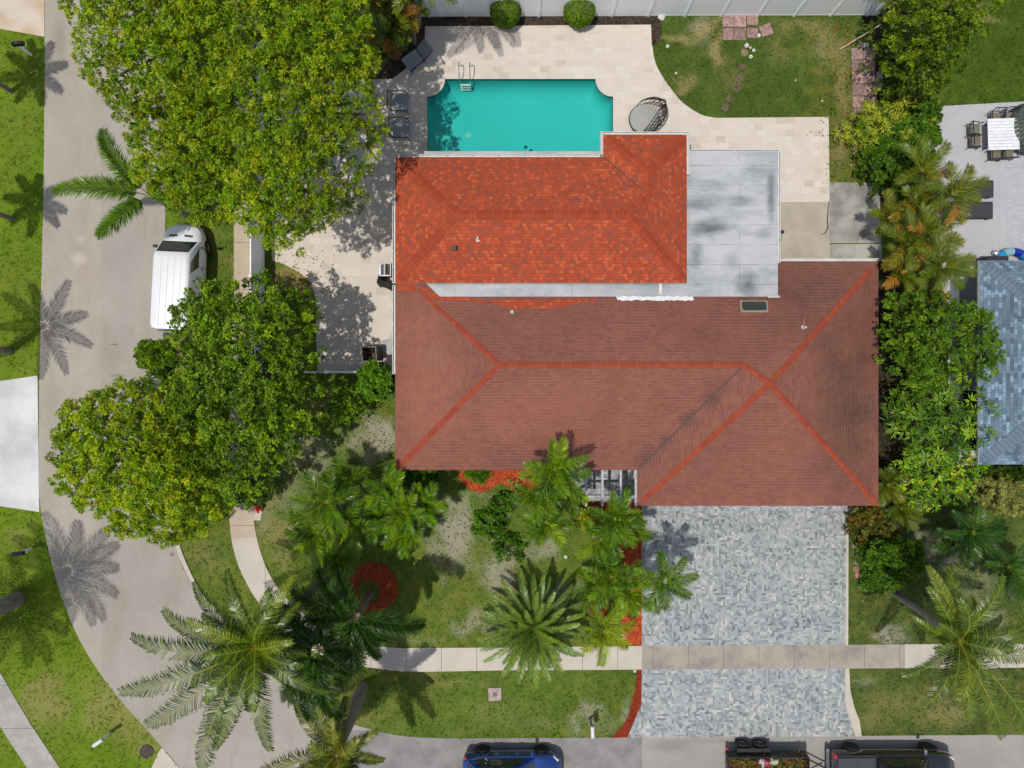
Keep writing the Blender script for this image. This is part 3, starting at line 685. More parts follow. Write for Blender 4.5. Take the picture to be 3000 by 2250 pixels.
t = NT('pool_water'); g = t.n('BsdfGlossy', Roughness=.02); tr = t.n('BsdfTransparent'); tr.inputs[0].default_value=(.80,.985,.975,1)
bm = t.n('Bump', Strength=.25, Distance=.03); t.l(t.noise(2.5,4), bm.inputs['Height']); fr = t.n('Fresnel', IOR=1.33); t.l(bm.outputs[0], fr.inputs['Normal']); t.l(bm.outputs[0], g.inputs['Normal'])
mx = t.n('MixShader'); t.l(fr.outputs[0], mx.inputs[0]); t.l(tr.outputs[0], mx.inputs[1]); t.l(g.outputs[0], mx.inputs[2]); t.l(mx.outputs[0], t.o.inputs[0])
vs=[(x,y,-.12) for x,y in POOL]; fs=[a if (loops[0][a[1]]-loops[0][a[0]]).cross(loops[0][a[2]]-loops[0][a[0]]).z>0 else a[::-1] for a in map(tuple,tessellate_polygon(loops))]
MB().add(vs,fs).build('water', t.m, pool)
d = P(1372,397,-1.2); MB().lathe([(.16,.0),(.16,.012),(.11,.012),(.11,.004),(.05,.004),(.05,.014),(0,.014)],(d[0],d[1],-1.195),20).build('drain', mat('pale_drain', A(120,220,205)), pool)
for k,(x,y,r) in enumerate([(1540,431,.09),(1553,447,.11)]):
    c = P(x,y,-.1); o = MB().lathe([(0,-r),(r*.7,-r*.7),(r,0),(r*.7,r*.7),(0,r)],(0,0,0),14).build('pool_float', mat('blue_plastic_%s'%('a','b')[k], A(20,90,150)), None, True, (c[0],c[1],-.1))
    tag(o, ['small round blue float in the pool, the upper of two','round blue chlorine float touching the pool edge by the roof gutter'][k], 'pool float')
lad = thing('pool_ladder', 'steel handrail ladder with white steps at the pool edge', 'ladder', P(1363,232))
for s in (-.26,.26):
    MB().tube([(s,.6,0),(s,.6,.5),(s,.48,.72),(s,.25,.76),(s,.02,.62),(s,-.12,.3),(s,-.12,-1.1)],.021,8).build('handrail', CHROME, lad, True)
for k in range(3): MB().box((0,-.2-.0*k,-.2-.27*k),(.5,.1+.0*k,.035),0,.01).build('step', WHITEP, lad)

# ================================================================ THE HOUSE
def stain_roof(name, c1, c2, cm, stains, blobs=()):
    t = NT(name); uv = t.n('UVMap').outputs[0]; p = t.pos()
    br = t.n('TexBrick', {'offset':.37}, Vector=uv, Scale=1.0, Mortar_Size=.006, Brick_Width=.27, Row_Height=.145, Mortar_Smooth=.4)
    br.inputs['Color1'].default_value=(*c1,1); br.inputs['Color2'].default_value=(*c2,1); br.inputs['Mortar'].default_value=(*cm,1)
    col = br.outputs['Color']
    for (x,y,rx,ry,am,cc) in blobs:
        mp = t.n('Mapping', {'vector_type':'POINT'}, Vector=p, Location=(-x/rx,-y/ry,0), Scale=(1/rx,1/ry,0))
        ln = t.n('VectorMath',{'operation':'LENGTH'}); t.l(mp.outputs[0], ln.inputs[0])
        ns = t.n('Math',{'operation':'MULTIPLY_ADD'}); t.l(t.noise(.9,6,None,.65), ns.inputs[0]); ns.inputs[1].default_value=1.2; t.l(ln.outputs['Value'], ns.inputs[2])
        col = t.mix(t.ramp(ns.outputs[0],[(.45,am),(1.0,0.0)]) if False else t.n('MapRange', From_Min=.75, From_Max=1.75, To_Min=am, To_Max=0.0, Value=ns.outputs[0]).outputs[0], col, cc)
    for sc, am, cc in stains:
        col = t.mix(t.ramp(t.noise(sc,6,None,.65),[(.42,0.0),(.75,am)]), col, cc)
    sy = t.n('SeparateXYZ', Vector=uv).outputs[1]; rm = t.n('Math',{'operation':'MODULO'}); t.l(sy, rm.inputs[0]); rm.inputs[1].default_value=.145
    rl = t.n('Math',{'operation':'LESS_THAN'}); t.l(rm.outputs[0], rl.inputs[0]); rl.inputs[1].default_value=.03
    rk = t.n('Math',{'operation':'MULTIPLY'}); t.l(rl.outputs[0], rk.inputs[0]); t.l(t.ramp(t.noise(.6,5),[(.35,.05),(.65,.38)]), rk.inputs[1])
    col = t.mix(rk.outputs[0], col, A(176,128,112))
    col = t.mix(1, col, t.ramp(t.noise(70,3),[(.3,.86),(.7,1.08)]),'MULTIPLY')
    t.base(col); h = t.n('Math',{'operation':'SUBTRACT'}); h.inputs[0].default_value=1; t.l(br.outputs['Fac'],h.inputs[1]); t.bump(h.outputs[0],.2,.01)
    return t.fin(.9,0,.15)
OLDR = stain_roof('old_shingles', A(128,82,70), A(150,96,81), A(142,91,78), [(.22,.5,A(124,82,72)),(.7,.35,A(166,108,90)),(2.5,.35,A(118,74,64)),(4.5,.3,A(166,108,92))],
    [(14.9,-.6,1.9,5.0,.95,A(78,64,52)),(12.8,4.2,4.6,2.6,.9,A(96,68,60)),(7.5,3.6,7,1.4,.5,A(116,76,68)),(1.3,-3.6,2.6,.8,.7,A(96,72,68)),(6.0,-3.3,.55,.6,.8,A(72,62,60)),(6.9,-2.5,.5,.5,.8,A(76,64,60)),(7.8,-1.6,.5,.5,.7,A(80,66,62)),(8.7,-.7,.5,.5,.8,A(76,64,62)),(9.3,-.2,.4,.4,.5,A(84,68,62)),(-3.9,.2,1.6,4.6,.6,A(176,112,92)),(1.5,-1.2,5,1.5,.45,A(170,106,88)),(9.5,2.2,2.5,1.6,.5,A(108,74,66)),(-1.2,2.5,2.0,1.2,.55,A(118,86,74)),(11.5,-2.9,1.6,1.8,.35,A(160,96,82)),(13.6,-3.8,1.2,1.2,.4,A(104,72,66)),(-3.4,1.2,.7,.5,.5,A(136,110,98))])
t = NT('new_shingles'); uv = t.n('UVMap').outputs[0]
def tab(off, bw, rh):
    b = t.n('TexBrick', {'offset':off}, Vector=uv, Scale=1.0, Mortar_Size=.004, Brick_Width=bw, Row_Height=rh, Mortar_Smooth=.3)
    b.inputs['Color1'].default_value=(0,0,0,1); b.inputs['Color2'].default_value=(1,1,1,1); b.inputs['Mortar'].default_value=(.2,.2,.2,1); return b
b1 = tab(.43,.15,.145)
col = t.ramp(b1.outputs['Color'],[(0.0,A(150,84,66)),(.2,A(166,80,56)),(.5,A(182,82,53)),(.8,A(192,87,56)),(1.0,A(214,106,66))])
col = t.mix(t.ramp(t.noise(.5,5),[(.45,0.0),(.75,.3)]), col, A(184,92,68))
sx = t.n('SeparateXYZ', Vector=uv).outputs[1]; fr_ = t.n('Math',{'operation':'MODULO'}); ad=t.n('Math',{'operation':'ADD'}); t.l(sx,ad.inputs[0]); ad.inputs[1].default_value=14.5; t.l(ad.outputs[0],fr_.inputs[0]); fr_.inputs[1].default_value=.145
lt_ = t.n('Math',{'operation':'LESS_THAN'}); t.l(fr_.outputs[0],lt_.inputs[0]); lt_.inputs[1].default_value=.022
m5 = t.n('Math',{'operation':'MULTIPLY'}); t.l(lt_.outputs[0],m5.inputs[0]); m5.inputs[1].default_value=.28
col = t.mix(m5.outputs[0], col, A(96,46,36)); col = t.mix(1, col, t.ramp(t.noise(60,3),[(.3,.84),(.7,1.08)]),'MULTIPLY')
t.base(col); t.bump(fr_.outputs[0], .5, .03); NEWR = t.fin(.9,0,.15)
def roof_faces(name, polys, mt, parent, th=.0):
    """polys: list of 3-d polygons; UV runs along the eave (u) and up the slope (v)"""
    vs=[]; fs=[]; uvs=[]
    for P3 in polys:
        Q=[Vector(q) for q in P3]; nn=Vector((0,0,0))
        for i in range(len(Q)): nn += Q[i].cross(Q[(i+1)%len(Q)])
        if nn.z<0: Q.reverse(); nn=-nn
        nn.normalize(); u=Vector((-nn.y,nn.x,0)); u = u.normalized() if u.length>1e-4 else Vector((1,0,0)); v=nn.cross(u)
        o=len(vs); vs+=[tuple(q) for q in Q]; fs.append(tuple(range(o,o+len(Q)))); uvs+=[(q.dot(u)+30,q.dot(v)+30) for q in Q]
    me=bpy.data.meshes.new(name); me.from_pydata(vs,[],fs); l=me.uv_layers.new(name='UVMap')
    for p in me.polygons:
        for li in p.loop_indices: l.data[li].uv = uvs[me.loops[li].vertex_index]
    me.update(); return link(name, me, mt, parent)
house = thing('house', 'long house with faded red shingles, newer orange shingles and a pale flat roof', 'house', (0,0,0))
ZE=2.7; SL=.282; XW,YS,YN = -5.257,-3.875,5.53; WX0,WX1,WYS = 5.64,16.50,-5.487
R1=(XW+4.70,.83,ZE+4.70*SL); R2=(9.98,.83,ZE+4.70*SL); AP=(11.06,.02,ZE+5.47*SL)
VB=(WX0,YS,ZE)
low=[[(XW,YS,ZE),VB,R2,R1],[(XW,YS,ZE),R1,(XW,YN,ZE)],[(XW,YN,ZE),R1,R2,AP,(WX1,YN,ZE)],[(WX1,YN,ZE),AP,(WX1,WYS,ZE)],[(WX1,WYS,ZE),AP,(WX0,WYS,ZE)],[(WX0,WYS,ZE),AP,R2,VB]]
roof_faces('roof', low, OLDR, house)
def rz_low(x,y):
    a=min(x-XW,y-YS,YN-y); b=min(x-WX0,WX1-x,y-WYS,YN-y); return ZE+SL*max(a,b)
def on_roof(px,py,f=rz_low,off=.012):
    z=3.2
    for _ in range(12):
        x,y,_z=P(px,py,z); z=f(x,y)+off
    x,y,_z=P(px,py,z); return (x,y,z)
FASC = mat('white_fascia', A(214,208,200), .6)
def band(name, pts, z0, z1, mt, parent, out=0.0, close=True):
    mb=MB(); m=len(pts)
    for i in range(m if close else m-1):
        a,b=pts[i],pts[(i+1)%m]; mb.add([(a[0],a[1],z0),(b[0],b[1],z0),(b[0],b[1],z1),(a[0],a[1],z1)],[(0,1,2,3)])
    return mb.build(name, mt, parent)
eave=[(XW,YS),(WX0,YS),(WX0,WYS),(WX1,WYS),(WX1,YN),(XW,YN)]
band('fascia', eave, ZE-.2, ZE-.004, FASC, house)
slab_xy('soffit', eave, ZE-.17, .03, FASC, house)
STUC = mat('cream_stucco', A(222,212,196), .9, var=.1, bump=.2)
def inset(e,d): return e
wl=[(XW+.45,YS+.45),(WX0+.45,YS+.45),(WX0+.45,WYS+.45),(WX1-.45,WYS+.45),(WX1-.45,YN-.45),(11.2,YN-.45),(11.2,9.7),(7.2,9.7),(7.2,10.35),(4.5,10.35),(4.5,9.5),(XW+.45,9.5)]
band('wall', wl, -.1, ZE-.19, STUC, house)
# windows and doors of the walls that a step to the side would show
GLZ = mat('dark_glass', (.02,.03,.035), .06, 0, .8, var=.02)
def window(parent,x,y,z,w_,h_,ax,name='window',fm=WHITEP):
    d=(w_,.08,h_) if ax=='x' else (.08,w_,h_); g=(w_-.14,.10,h_-.14) if ax=='x' else (.10,w_-.14,h_-.14)
    f=MB().box((x,y,z),d).build(name,fm,parent); MB().box((x,y,z),g).build('pane',GLZ,f); return f
for x in (-3,0.2,3.2): window(house,x,YS+.43,1.5,1.3,1.2,'x')
for y in (-2,1.5,6.5): window(house,XW+.43,y,1.5,1.2,1.2,'y')
window(house,11,WYS+.43,1.15,4.9,2.2,'x','garage_door')
for x in (-2.5,1.5): window(house,x,9.52,1.15,2.2,2.1,'x','patio_door')
# flat roof
FZ=3.165
t=NT('pale_membrane'); p=t.pos()
c=t.mix(1,A(198,199,200),t.ramp(t.noise(.35,6,None,.6),[(.3,.90),(.65,1.05)]),'MULTIPLY')
c=t.mix(t.ramp(t.noise(.8,6,t.n('Mapping',Vector=p,Scale=(.45,1.1,1),Rotation=(0,0,.25)).outputs[0],.68),[(.46,0.0),(.68,.75)]),c,A(140,147,153))
c=t.mix(t.ramp(t.noise(3.2,5,t.n('Mapping',Vector=p,Scale=(.5,1.4,1)).outputs[0],.7),[(.5,0.0),(.75,.4)]),c,A(158,160,160))
for (x,y,rx,ry,am) in [(8.7,6.9,1.1,.55,.8),(8.3,8.0,.9,.4,.5),(10.5,4.5,.7,.9,.75),(11.5,8.4,.25,1.6,.7),(8.2,5.7,.45,.8,.6),(10.2,8.2,.7,.4,.5),(11.2,6.7,.5,.4,.4),(9.7,5.4,.5,.5,.3)]:
    mp=t.n('Mapping',Vector=p,Location=(-x/rx,-y/ry,0),Scale=(1/rx,1/ry,0)); ln=t.n('VectorMath',{'operation':'LENGTH'}); t.l(mp.outputs[0],ln.inputs[0])
    ns=t.n('Math',{'operation':'MULTIPLY_ADD'}); t.l(t.noise(1.3,7,t.n('Mapping',Vector=p,Scale=(.6,1.3,1),Rotation=(0,0,.3)).outputs[0],.72),ns.inputs[0]); ns.inputs[1].default_value=2.0; t.l(ln.outputs['Value'],ns.inputs[2])
    c=t.mix(t.n('MapRange',From_Min=1.1,From_Max=2.0,To_Min=min(1,am*1.2),To_Max=0.0,Value=ns.outputs[0]).outputs[0],c,A(104,112,116))
br=t.n('TexBrick',{'offset':.43},Vector=t.n('Mapping',Vector=p,Location=(.3,-.02,0)).outputs[0],Scale=1.0,Mortar_Size=.008,Brick_Width=5.2,Row_Height=.88,Mortar_Smooth=.2)
br.inputs['Color1'].default_value=(1,1,1,1); br.inputs['Color2'].default_value=(.95,.96,.97,1); br.inputs['Mortar'].default_value=(1,1,1,1)
c=t.mix(1,c,br.outputs['Color'],'MULTIPLY'); sm=t.n('Math',{'operation':'MULTIPLY'}); t.l(br.outputs['Fac'],sm.inputs[0]); t.l(t.ramp(t.noise(2.2,4),[(.38,.1),(.55,.75)]),sm.inputs[1])
c=t.mix(sm.outputs[0],c,A(84,88,94)); t.base(t.mix(1,c,t.ramp(t.noise(50,3),[(.3,.94),(.7,1.03)]),'MULTIPLY')); t.bump(br.outputs['Fac'],.5,.02); MEMB=t.fin(.7,0,.25)
FX1=11.80; FYN=10.33
slab_xy('flat_roof',[(-3.12,3.80),(FX1,3.86),(FX1,FYN),(-3.9,FYN),(-3.9,4.55)],FZ,.12,MEMB,house)
# strip of membrane turned up on the right wing
MB().add([on_roof(2250,866,off=.02),on_roof(2284,866,off=.02),on_roof(2286,872,off=.02),on_roof(2250,872,off=.02)],[(3,2,1,0)]).build('flashing', FASC, house)
# newer upper roof
UE=3.42; US=.40; ku=(H-UE)/K
ux0=-342*ku; ux1=512*ku; uxb=267*ku; uyn=(1125-460)*ku; uys=(1125-829)*ku; uyb=(1125-394)*ku
hs=(uyn-uys)/2; ym=(uyn+uys)/2; zr=UE+US*hs; hb=(ux1-uxb)/2; xb=(ux1+uxb)/2; zb=UE+US*hb
A1=(ux0+hs,ym,zr); A2=(ux1-hs,ym,zr); B2=(xb,uyb-hb,zb); Bv=(xb,uyn+ -hb+0,zb)   # bump ridge meets the east slope
Bv=(xb,uyn-hb,zb)
up=[[(ux0,uys,UE),(ux1,uys,UE),A2,A1],[(ux0,uyn,UE),(ux0,uys,UE),A1],[(ux0,uyn,UE),A1,A2,Bv,(uxb,uyn,UE)],[(uxb,uyn,UE),Bv,B2,(uxb,uyb,UE)],[(uxb,uyb,UE),B2,(ux1,uyb,UE)],[(ux1,uyb,UE),B2,Bv,A2,(ux1,uys,UE)]]
roof_faces('roof', up, NEWR, house)
ue=[(ux0,uys),(ux1,uys),(ux1,uyb),(uxb,uyb),(uxb,uyn),(ux0,uyn)]
band('fascia', ue, UE-.17, UE-.004, FASC, house); slab_xy('soffit', ue, UE-.14, .03, FASC, house)
band('wall', [(ux0+.4,uys+.25),(ux1-.25,uys+.25),(ux1-.25,uyb-.4),(uxb+.4,uyb-.4),(uxb+.4,uyn-.4),(ux0+.4,uyn-.4)], 2.2, UE-.16, STUC, house)
# ridge and hip caps
def m_cap(name,c1,c2,pitch=.19,dark=.5):
    t=NT(name); uv=t.n('UVMap').outputs[0]; s=t.n('SeparateXYZ',Vector=uv).outputs[0]
    fl=t.n('Math',{'operation':'SNAP'}); t.l(s,fl.inputs[0]); fl.inputs[1].default_value=pitch; wn=t.n('TexWhiteNoise',{'noise_dimensions':'1D'}); t.l(fl.outputs[0],wn.inputs['W'])
    md=t.n('Math',{'operation':'MODULO'}); t.l(s,md.inputs[0]); md.inputs[1].default_value=pitch; lt=t.n('Math',{'operation':'LESS_THAN'}); t.l(md.outputs[0],lt.inputs[0]); lt.inputs[1].default_value=.03
    c=t.mix(wn.outputs['Value'],c1,c2); m=t.n('Math',{'operation':'MULTIPLY'}); t.l(lt.outputs[0],m.inputs[0]); m.inputs[1].default_value=dark
    c=t.mix(m.outputs[0],c,tuple(v*.45 for v in c1)); t.base(t.mix(1,c,t.ramp(t.noise(30,4),[(.3,.8),(.7,1.1)]),'MULTIPLY')); t.bump(md.outputs[0],.6,.04); return t.fin(.9,0,.15)
CAPU=m_cap('cap_shingles',A(166,72,48),A(180,82,54),.19,.3); CAPL=m_cap('worn_cap_shingles',A(158,74,54),A(172,84,60),.16,.22)
def cap(p0,p1,mt,parent,w_=.17,lift=.03,sag=.282,name='ridge_cap'):
    a,b=Vector(p0),Vector(p1)
    if abs(a.z-b.z)>.25:
        if a.z<b.z: a=a+(b-a).normalized()*w_*1.1
        else: b=b+(a-b).normalized()*w_*1.1
    d=b-a; L_=d.length; s=d.cross(Vector((0,0,1))).normalized(); flat_=abs(d.z)<.01
    dz=-w_*sag*(1 if flat_ else .70); ns=max(2,int(L_/.6)); vs=[];fs=[];uv=[]
    for i in range(ns+1):
        q=a+d*i/ns; q=q+Vector((0,0,lift)); j=rnd.uniform(-.012,.012)
        for k,(o,z) in enumerate(((-w_,dz-lift*.75),(-w_,dz),(0,.012),(w_,dz),(w_,dz-lift*.75))):
            vs.append(q+s*(o+(j if o else 0))+Vector((0,0,z))); uv.append((L_*i/ns+5,o))
    for i in range(ns):
        for k in range(4): fs.append((i*5+k,i*5+k+1,i*5+6+k,i*5+5+k))
    me=bpy.data.meshes.new(name); me.from_pydata([tuple(v) for v in vs],[],fs); l=me.uv_layers.new(name='UVMap')
    for pl in me.polygons:
        for li in pl.loop_indices: l.data[li].uv=uv[me.loops[li].vertex_index]
    me.update(); return link(name,me,mt,parent)
for a,b in ((R1,R2),(R2,AP),((XW,YS,ZE),R1),(R1,on_roof(1222,843,off=0)),(AP,(WX1-.3,YN-.3,ZE+.085)),(AP,(WX1,WYS,ZE)),(AP,(WX0+.15,WYS+.15,ZE+.03))): cap(a,b,CAPL,house,.125)
for a,b in ((A1,A2),(A1,(ux0,uyn,UE)),(A1,(ux0,uys,UE)),(A2,(ux1,uys,UE)),(A2,Bv),(Bv,B2),(B2,(uxb,uyb,UE)),(B2,(ux1,uyb,UE))): cap(a,b,CAPU,house,.2,.03,.4)
# newer orange patches on the old roof, white sealant, valley stain line
def patch(name, pts, mt, off=.012):
    P3=[on_roof(x,y,off=off) for x,y in pts]; roof_faces(name,[P3],mt,house)
patch('shingle_patch',[(1163,826),(1210,826),(1222,842),(1212,862),(1190,852),(1163,850)],NEWR)
patch('shingle_patch',[(1232,838),(1262,850),(1284,869),(1385,871),(1385,880),(1278,881),(1250,862),(1228,848)],NEWR,.016)
patch('shingle_patch',[(1385,881),(1500,879),(1500,876),(1690,876),(1745,874),(1746,882),(1704,886),(1690,890),(1655,895),(1655,902),(1500,905),(1450,892),(1385,888)],NEWR,.02)
SEAL=mat('white_sealant',A(240,240,240),.5)
def ragged(pts,j=2.2): return [(x+rnd.uniform(-j,j),y+rnd.uniform(-j,j)) for x,y in pts]
up_e=[(1805+i*8,868) for i in range(29)]; dn_e=[(2032-i*8,880) for i in range(29)]
MB().add([(P(x,y,3.235)) for x,y in ragged(up_e+dn_e)],[tuple(range(58))[::-1]]).build('sealant_strip',SEAL,house)
e1=[(1931,828+i*6) for i in range(6)]; e2=[(1939,860-i*6) for i in range(6)]
MB().add([P(x,y,FZ+.008) for x,y in ragged(e1+e2,1.2)],[tuple(range(12))]).build('sealant_strip',SEAL,house)
mb=MB(); mb.add([P(x,y,FZ+.012) for x,y in ragged([(1748,872),(1756,870),(1770,872),(1790,872),(1806,874),(1806,878),(1785,878),(1765,876),(1752,880)],1)],[tuple(range(9))[::-1]]); mb.build('tar_patch',mat('roof_tar',A(70,68,68)),house)
def strip(name,a,b,w_,mt,off): 
    A_,B_=Vector(a),Vector(b); s=(B_-A_).cross(Vector((0,0,1))).normalized()*w_; return MB().add([A_-s,A_+s,B_+s,B_-s],[(0,1,2,3)]).build(name,mt,house)
strip('valley_flashing',(VB[0],VB[1],ZE+.03),(R2[0]-.05,R2[1]-.1,R2[2]+.012),.03,mat('valley_metal',A(92,72,66)),0)
strip('valley_flashing',(uxb,uyn,UE+.03),(Bv[0],Bv[1],Bv[2]+.012),.02,bpy.data.materials['valley_metal'],0)
# gutters
def gutter(a,b,z,out,nb,w_=.13):
    ax=Vector((b[0]-a[0],b[1]-a[1],0)); L_=ax.length; ax.normalize(); o=Vector((*out,0)); A_=Vector((*a,z)); mb=MB()
    def bx(o0,o1,z0,z1,s0=0,s1=L_):
        q=[A_+ax*s+o*oo+Vector((0,0,zz)) for s in (s0,s1) for oo in (o0,o1) for zz in (z0,z1)]
        mb.add(q,[(0,1,3,2),(4,6,7,5),(0,4,5,1),(2,3,7,6),(0,2,6,4),(1,5,7,3)])
    bx(.004,.03,-.12,.0); bx(w_-.022,w_,-.12,.012); bx(.03,w_-.022,-.12,-.1)
    g=mb.build('gutter',WHITEP,house); 
    for i in range(nb+1):
        s=min(L_-.03,L_*i/nb); q=[A_+ax*ss+o*oo+Vector((0,0,zz)) for ss in (s,s+.03) for oo in (.01,w_+.002) for zz in (.0,.018)]
        MB().add(q,[(0,1,3,2),(4,6,7,5),(0,4,5,1),(2,3,7,6),(0,2,6,4),(1,5,7,3)]).build('bracket',WHITEP,g)
gutter((ux0,uys),(ux0,uyn+.13),UE-.01,(-1,0),8)
gutter((XW,.45),(XW,uys),ZE-.01,(-1,0),7)
gutter((ux0,uyn),(uxb-.13,uyn),UE-.01,(0,1),8)
gutter((uxb,uyn+.13),(uxb,uyb+.13),UE-.01,(-1,0),1)
gutter((uxb,uyb),(ux1+.13,uyb),UE-.01,(0,1),5)
gutter((ux1,uyb-1.75),(ux1,uyb),UE-.01,(1,0),2)
gutter((FX1,5.4),(FX1,FYN),FZ-.03,(1,0),6)
gutter((ux1+.2,FYN),(FX1+.1,FYN),FZ-.03,(0,1),2,.08)
gutter((FX1+.15,YN),(WX1,YN),ZE-.01,(0,1),3)
# skylight, vents
sk=on_roof(2207,899,off=.0); f=MB().box((sk[0],sk[1],sk[2]+.05),(1.22,.56,.16),0,.02,('X',-.27)).build('skylight',mat('skylight_frame',A(160,150,128),.5),house)
g=MB().box((sk[0],sk[1]+.02,sk[2]+.095),(1.1,.44,.14),0,.05,('X',-.27)).build('pane',mat('smoked_dome',(.03,.035,.03),.12,0,.7),f)
for (x,y) in ((2140,880),(2128,890),(2150,888),(2138,900),(2155,906),(2170,917),(2185,920),(2205,921),(2225,920),(2240,915),(2248,900),(2250,886),(2180,924),(2133,912),(2260,893)):
    q=on_roof(x,y,off=.014); MB().box(q,(.3*rnd.uniform(.7,1.3),.08,.012),0,0,('X',-.27)).build('loose_shingle',mat('pale_shingle_%d'%x,A(150,92,80)),house)
def pipe(px,py,z,f,r,hh,mt,nm='vent_pipe'):
    a=on_roof(px,py,f,0); o=MB().lathe([(r*2.2,0),(r*1.5,.04),(r,.05),(r,hh),(r*.7,hh),(r*.7,hh-.05)],(a[0],a[1],a[2]-.03),12).build(nm,mt,house,True)
def rz_up(x,y): return UE+US*min(x-ux0,ux1-x,y-uys,uyn-y)
pipe(1400,701,0,rz_up,.05,.3,WHITEP); pipe(1501,915,0,rz_low,.05,.25,WHITEP); pipe(2354,960,0,rz_low,.05,.28,WHITEP)
a=on_roof(1330,729,rz_up,0); v=MB().box((a[0],a[1],a[2]+.12),(.2,.2,.3),0,.01).build('roof_vent',mat('vent_tan',A(120,92,80)),house)
for k in range(3): MB().box((a[0]-.06+.06*k,a[1],a[2]+.272),(.03,.15,.006)).build('slat',BLACK,v)
a=on_roof(2354,946,rz_low,0.01); MB().add([(a[0]-.06,a[1]-.22,a[2]-.05),(a[0]+.1,a[1]-.22,a[2]-.05),(a[0],a[1]+.35,a[2]+.1)],[(0,1,2)]).build('flashing',mat('tan_flashing',A(150,104,84)),house)
# trellis beams over the entry
tr_=thing('pergola','white timber pergola beams over the grey paved entry walk','pergola',(0,0,0))
WWD=mat('peeling_white_timber',A(206,204,210),.8,var=.35,scale=7)
for x in (1716,1764,1818,1862):
    a=P(x,1371,2.5); b=P(x+ (1 if x<1800 else 0),1483 if x!=1818 else 1478,2.5); MB().box(((a[0]+b[0])/2,(a[1]+b[1])/2,2.5),(.1,abs(a[1]-b[1]),.16)).build('rafter',WWD,tr_)
a=P(1700,1455,2.35); b=P(1862,1455,2.35); MB().box(((a[0]+b[0])/2,a[1],2.34),(b[0]-a[0],.12,.15)).build('beam',WWD,tr_)
MB().tube([P(1820,1375,2.66),P(1858,1375,2.66),P(1858,1400,2.66)],.02,6).build('conduit',WHITEP,tr_)
for x in (1706,1856): q=P(x,1455,2.2); MB().box((q[0],q[1],1.13),(.12,.12,2.27)).build('post',WWD,tr_)
lw=P(1695,1461,.35); lw2=P(1862,1461,.35); 
tag(MB().box(((lw[0]+lw2[0])/2,lw[1],.17),(lw2[0]-lw[0],.2,.36),0,.02).build('low_wall',m_speckle('stone_cap',A(176,172,164),30,.2,.2,1)),'low grey stone wall below the pergola beams','wall')
# ---- neighbour's house
nh=thing('house','neighbouring house with blue-grey shingle hip roof','house',(0,0,0))
NZ=3.0; kn=(H-NZ)/K; nx0=1371*kn; nyn=(1125-763)*kn; nys=(1125-1361)*kn; nx1=38; NSL=.33; nhs=(nyn-nys)/2; nym=(nyn+nys)/2
t_,BLUES=m_bricks('blue_shingles',None,None,A(92,106,120),.24,.145,.008,.43,ramp=[(0,A(86,102,116)),(.3,A(106,128,144)),(.7,A(122,148,166)),(1,A(148,178,198))],stain=[(.6,.2,A(112,128,142))])
NA=(nx0+nhs,nym,NZ+NSL*nhs); NB=(nx1-nhs,nym,NZ+NSL*nhs)
roof_faces('roof',[[(nx0,nys,NZ),(nx1,nys,NZ),NB,NA],[(nx0,nyn,NZ),NA,NB,(nx1,nyn,NZ)],[(nx0,nys,NZ),NA,(nx0,nyn,NZ)],[(nx1,nys,NZ),(nx1,nyn,NZ),NB]],BLUES,nh)
CAPB=m_cap('blue_cap_shingles',A(112,128,142),A(120,136,150),.2,.6)
for a,b in ((NA,(nx0,nyn,NZ)),(NA,(nx0,nys,NZ)),(NA,NB)): cap(a,b,CAPB,nh,.26,.03,.33)
ne=[(nx0,nys),(nx1,nys),(nx1,nyn),(nx0,nyn)]; GRW=mat('grey_stucco',A(172,176,186),.9,var=.08,bump=.2)
band('fascia',ne,NZ-.16,NZ-.004,mat('slate_fascia',A(120,130,136)),nh); slab_xy('soffit',ne,NZ-.14,.03,FASC,nh)
band('wall',[(nx0+.5,nys+.5),(nx1-.5,nys+.5),(nx1-.5,nyn-.5),(nx0+.5,nyn-.5)],-.1,NZ-.15,GRW,nh)
for y in (3.05,-.9,-2.4): window(nh,nx0+.48,y,1.75,1.3,1.35,'y')
gx=mat('slate_gutter',A(150,160,160)); 
MB().box((nx0-.05,nym,NZ-.05),(.07,nyn-nys,.1)).build('gutter',gx,nh)
# ---- fences
def fence(name,label,pts,hgt,pitch,first=0,group=None,rail=.05):
    b=P(*pts[0]); t=thing(name,label,'fence',b,0,group); mb=MB(); mr=MB(); posts=[]
    for p0,p1 in zip(pts,pts[1:]):
        a=Vector(P(*p0))-Vector(b); c=Vector(P(*p1))-Vector(b); d=c-a; L_=d.length; d.normalize(); ang=math.atan2(d.y,d.x); s=first
        mid=(a+c)/2; mb.box((mid.x,mid.y,hgt/2),(L_,.04,hgt-.06),ang); mr.box((mid.x,mid.y,hgt),(L_,rail,.08),ang,.008); mr.box((mid.x,mid.y,.1),(L_,rail,.12),ang,.008)
        while s<=L_+.01: posts.append(a+d*s); s+=pitch
    mb.build('panel',WHITE,t); mr.build('rail',WHITE,t)
    for q in posts:
        p_=MB().box((q.x,q.y,hgt/2+.02),(.12,.12,hgt+.06),0,.008).build('post',WHITE,t); MB().lathe([(.1,0),(.1,.03),(0,.08)],(q.x,q.y,hgt+.05),4).build('cap',WHITE,p_)
    return t
fence('vinyl_fence','tall white vinyl fence along the back of the pool yard',[(1200,49),(2570,45)],1.85,1.778,.98)
fence('vinyl_fence','white vinyl fence beside the side sidewalk near the white van',[(775,-300),(775,1092)],1.83,2.3,.35)
fence('vinyl_fence','white vinyl fence return between side fence and house wall',[(775,1092),(1212,1091)],1.83,2.4,1.1)
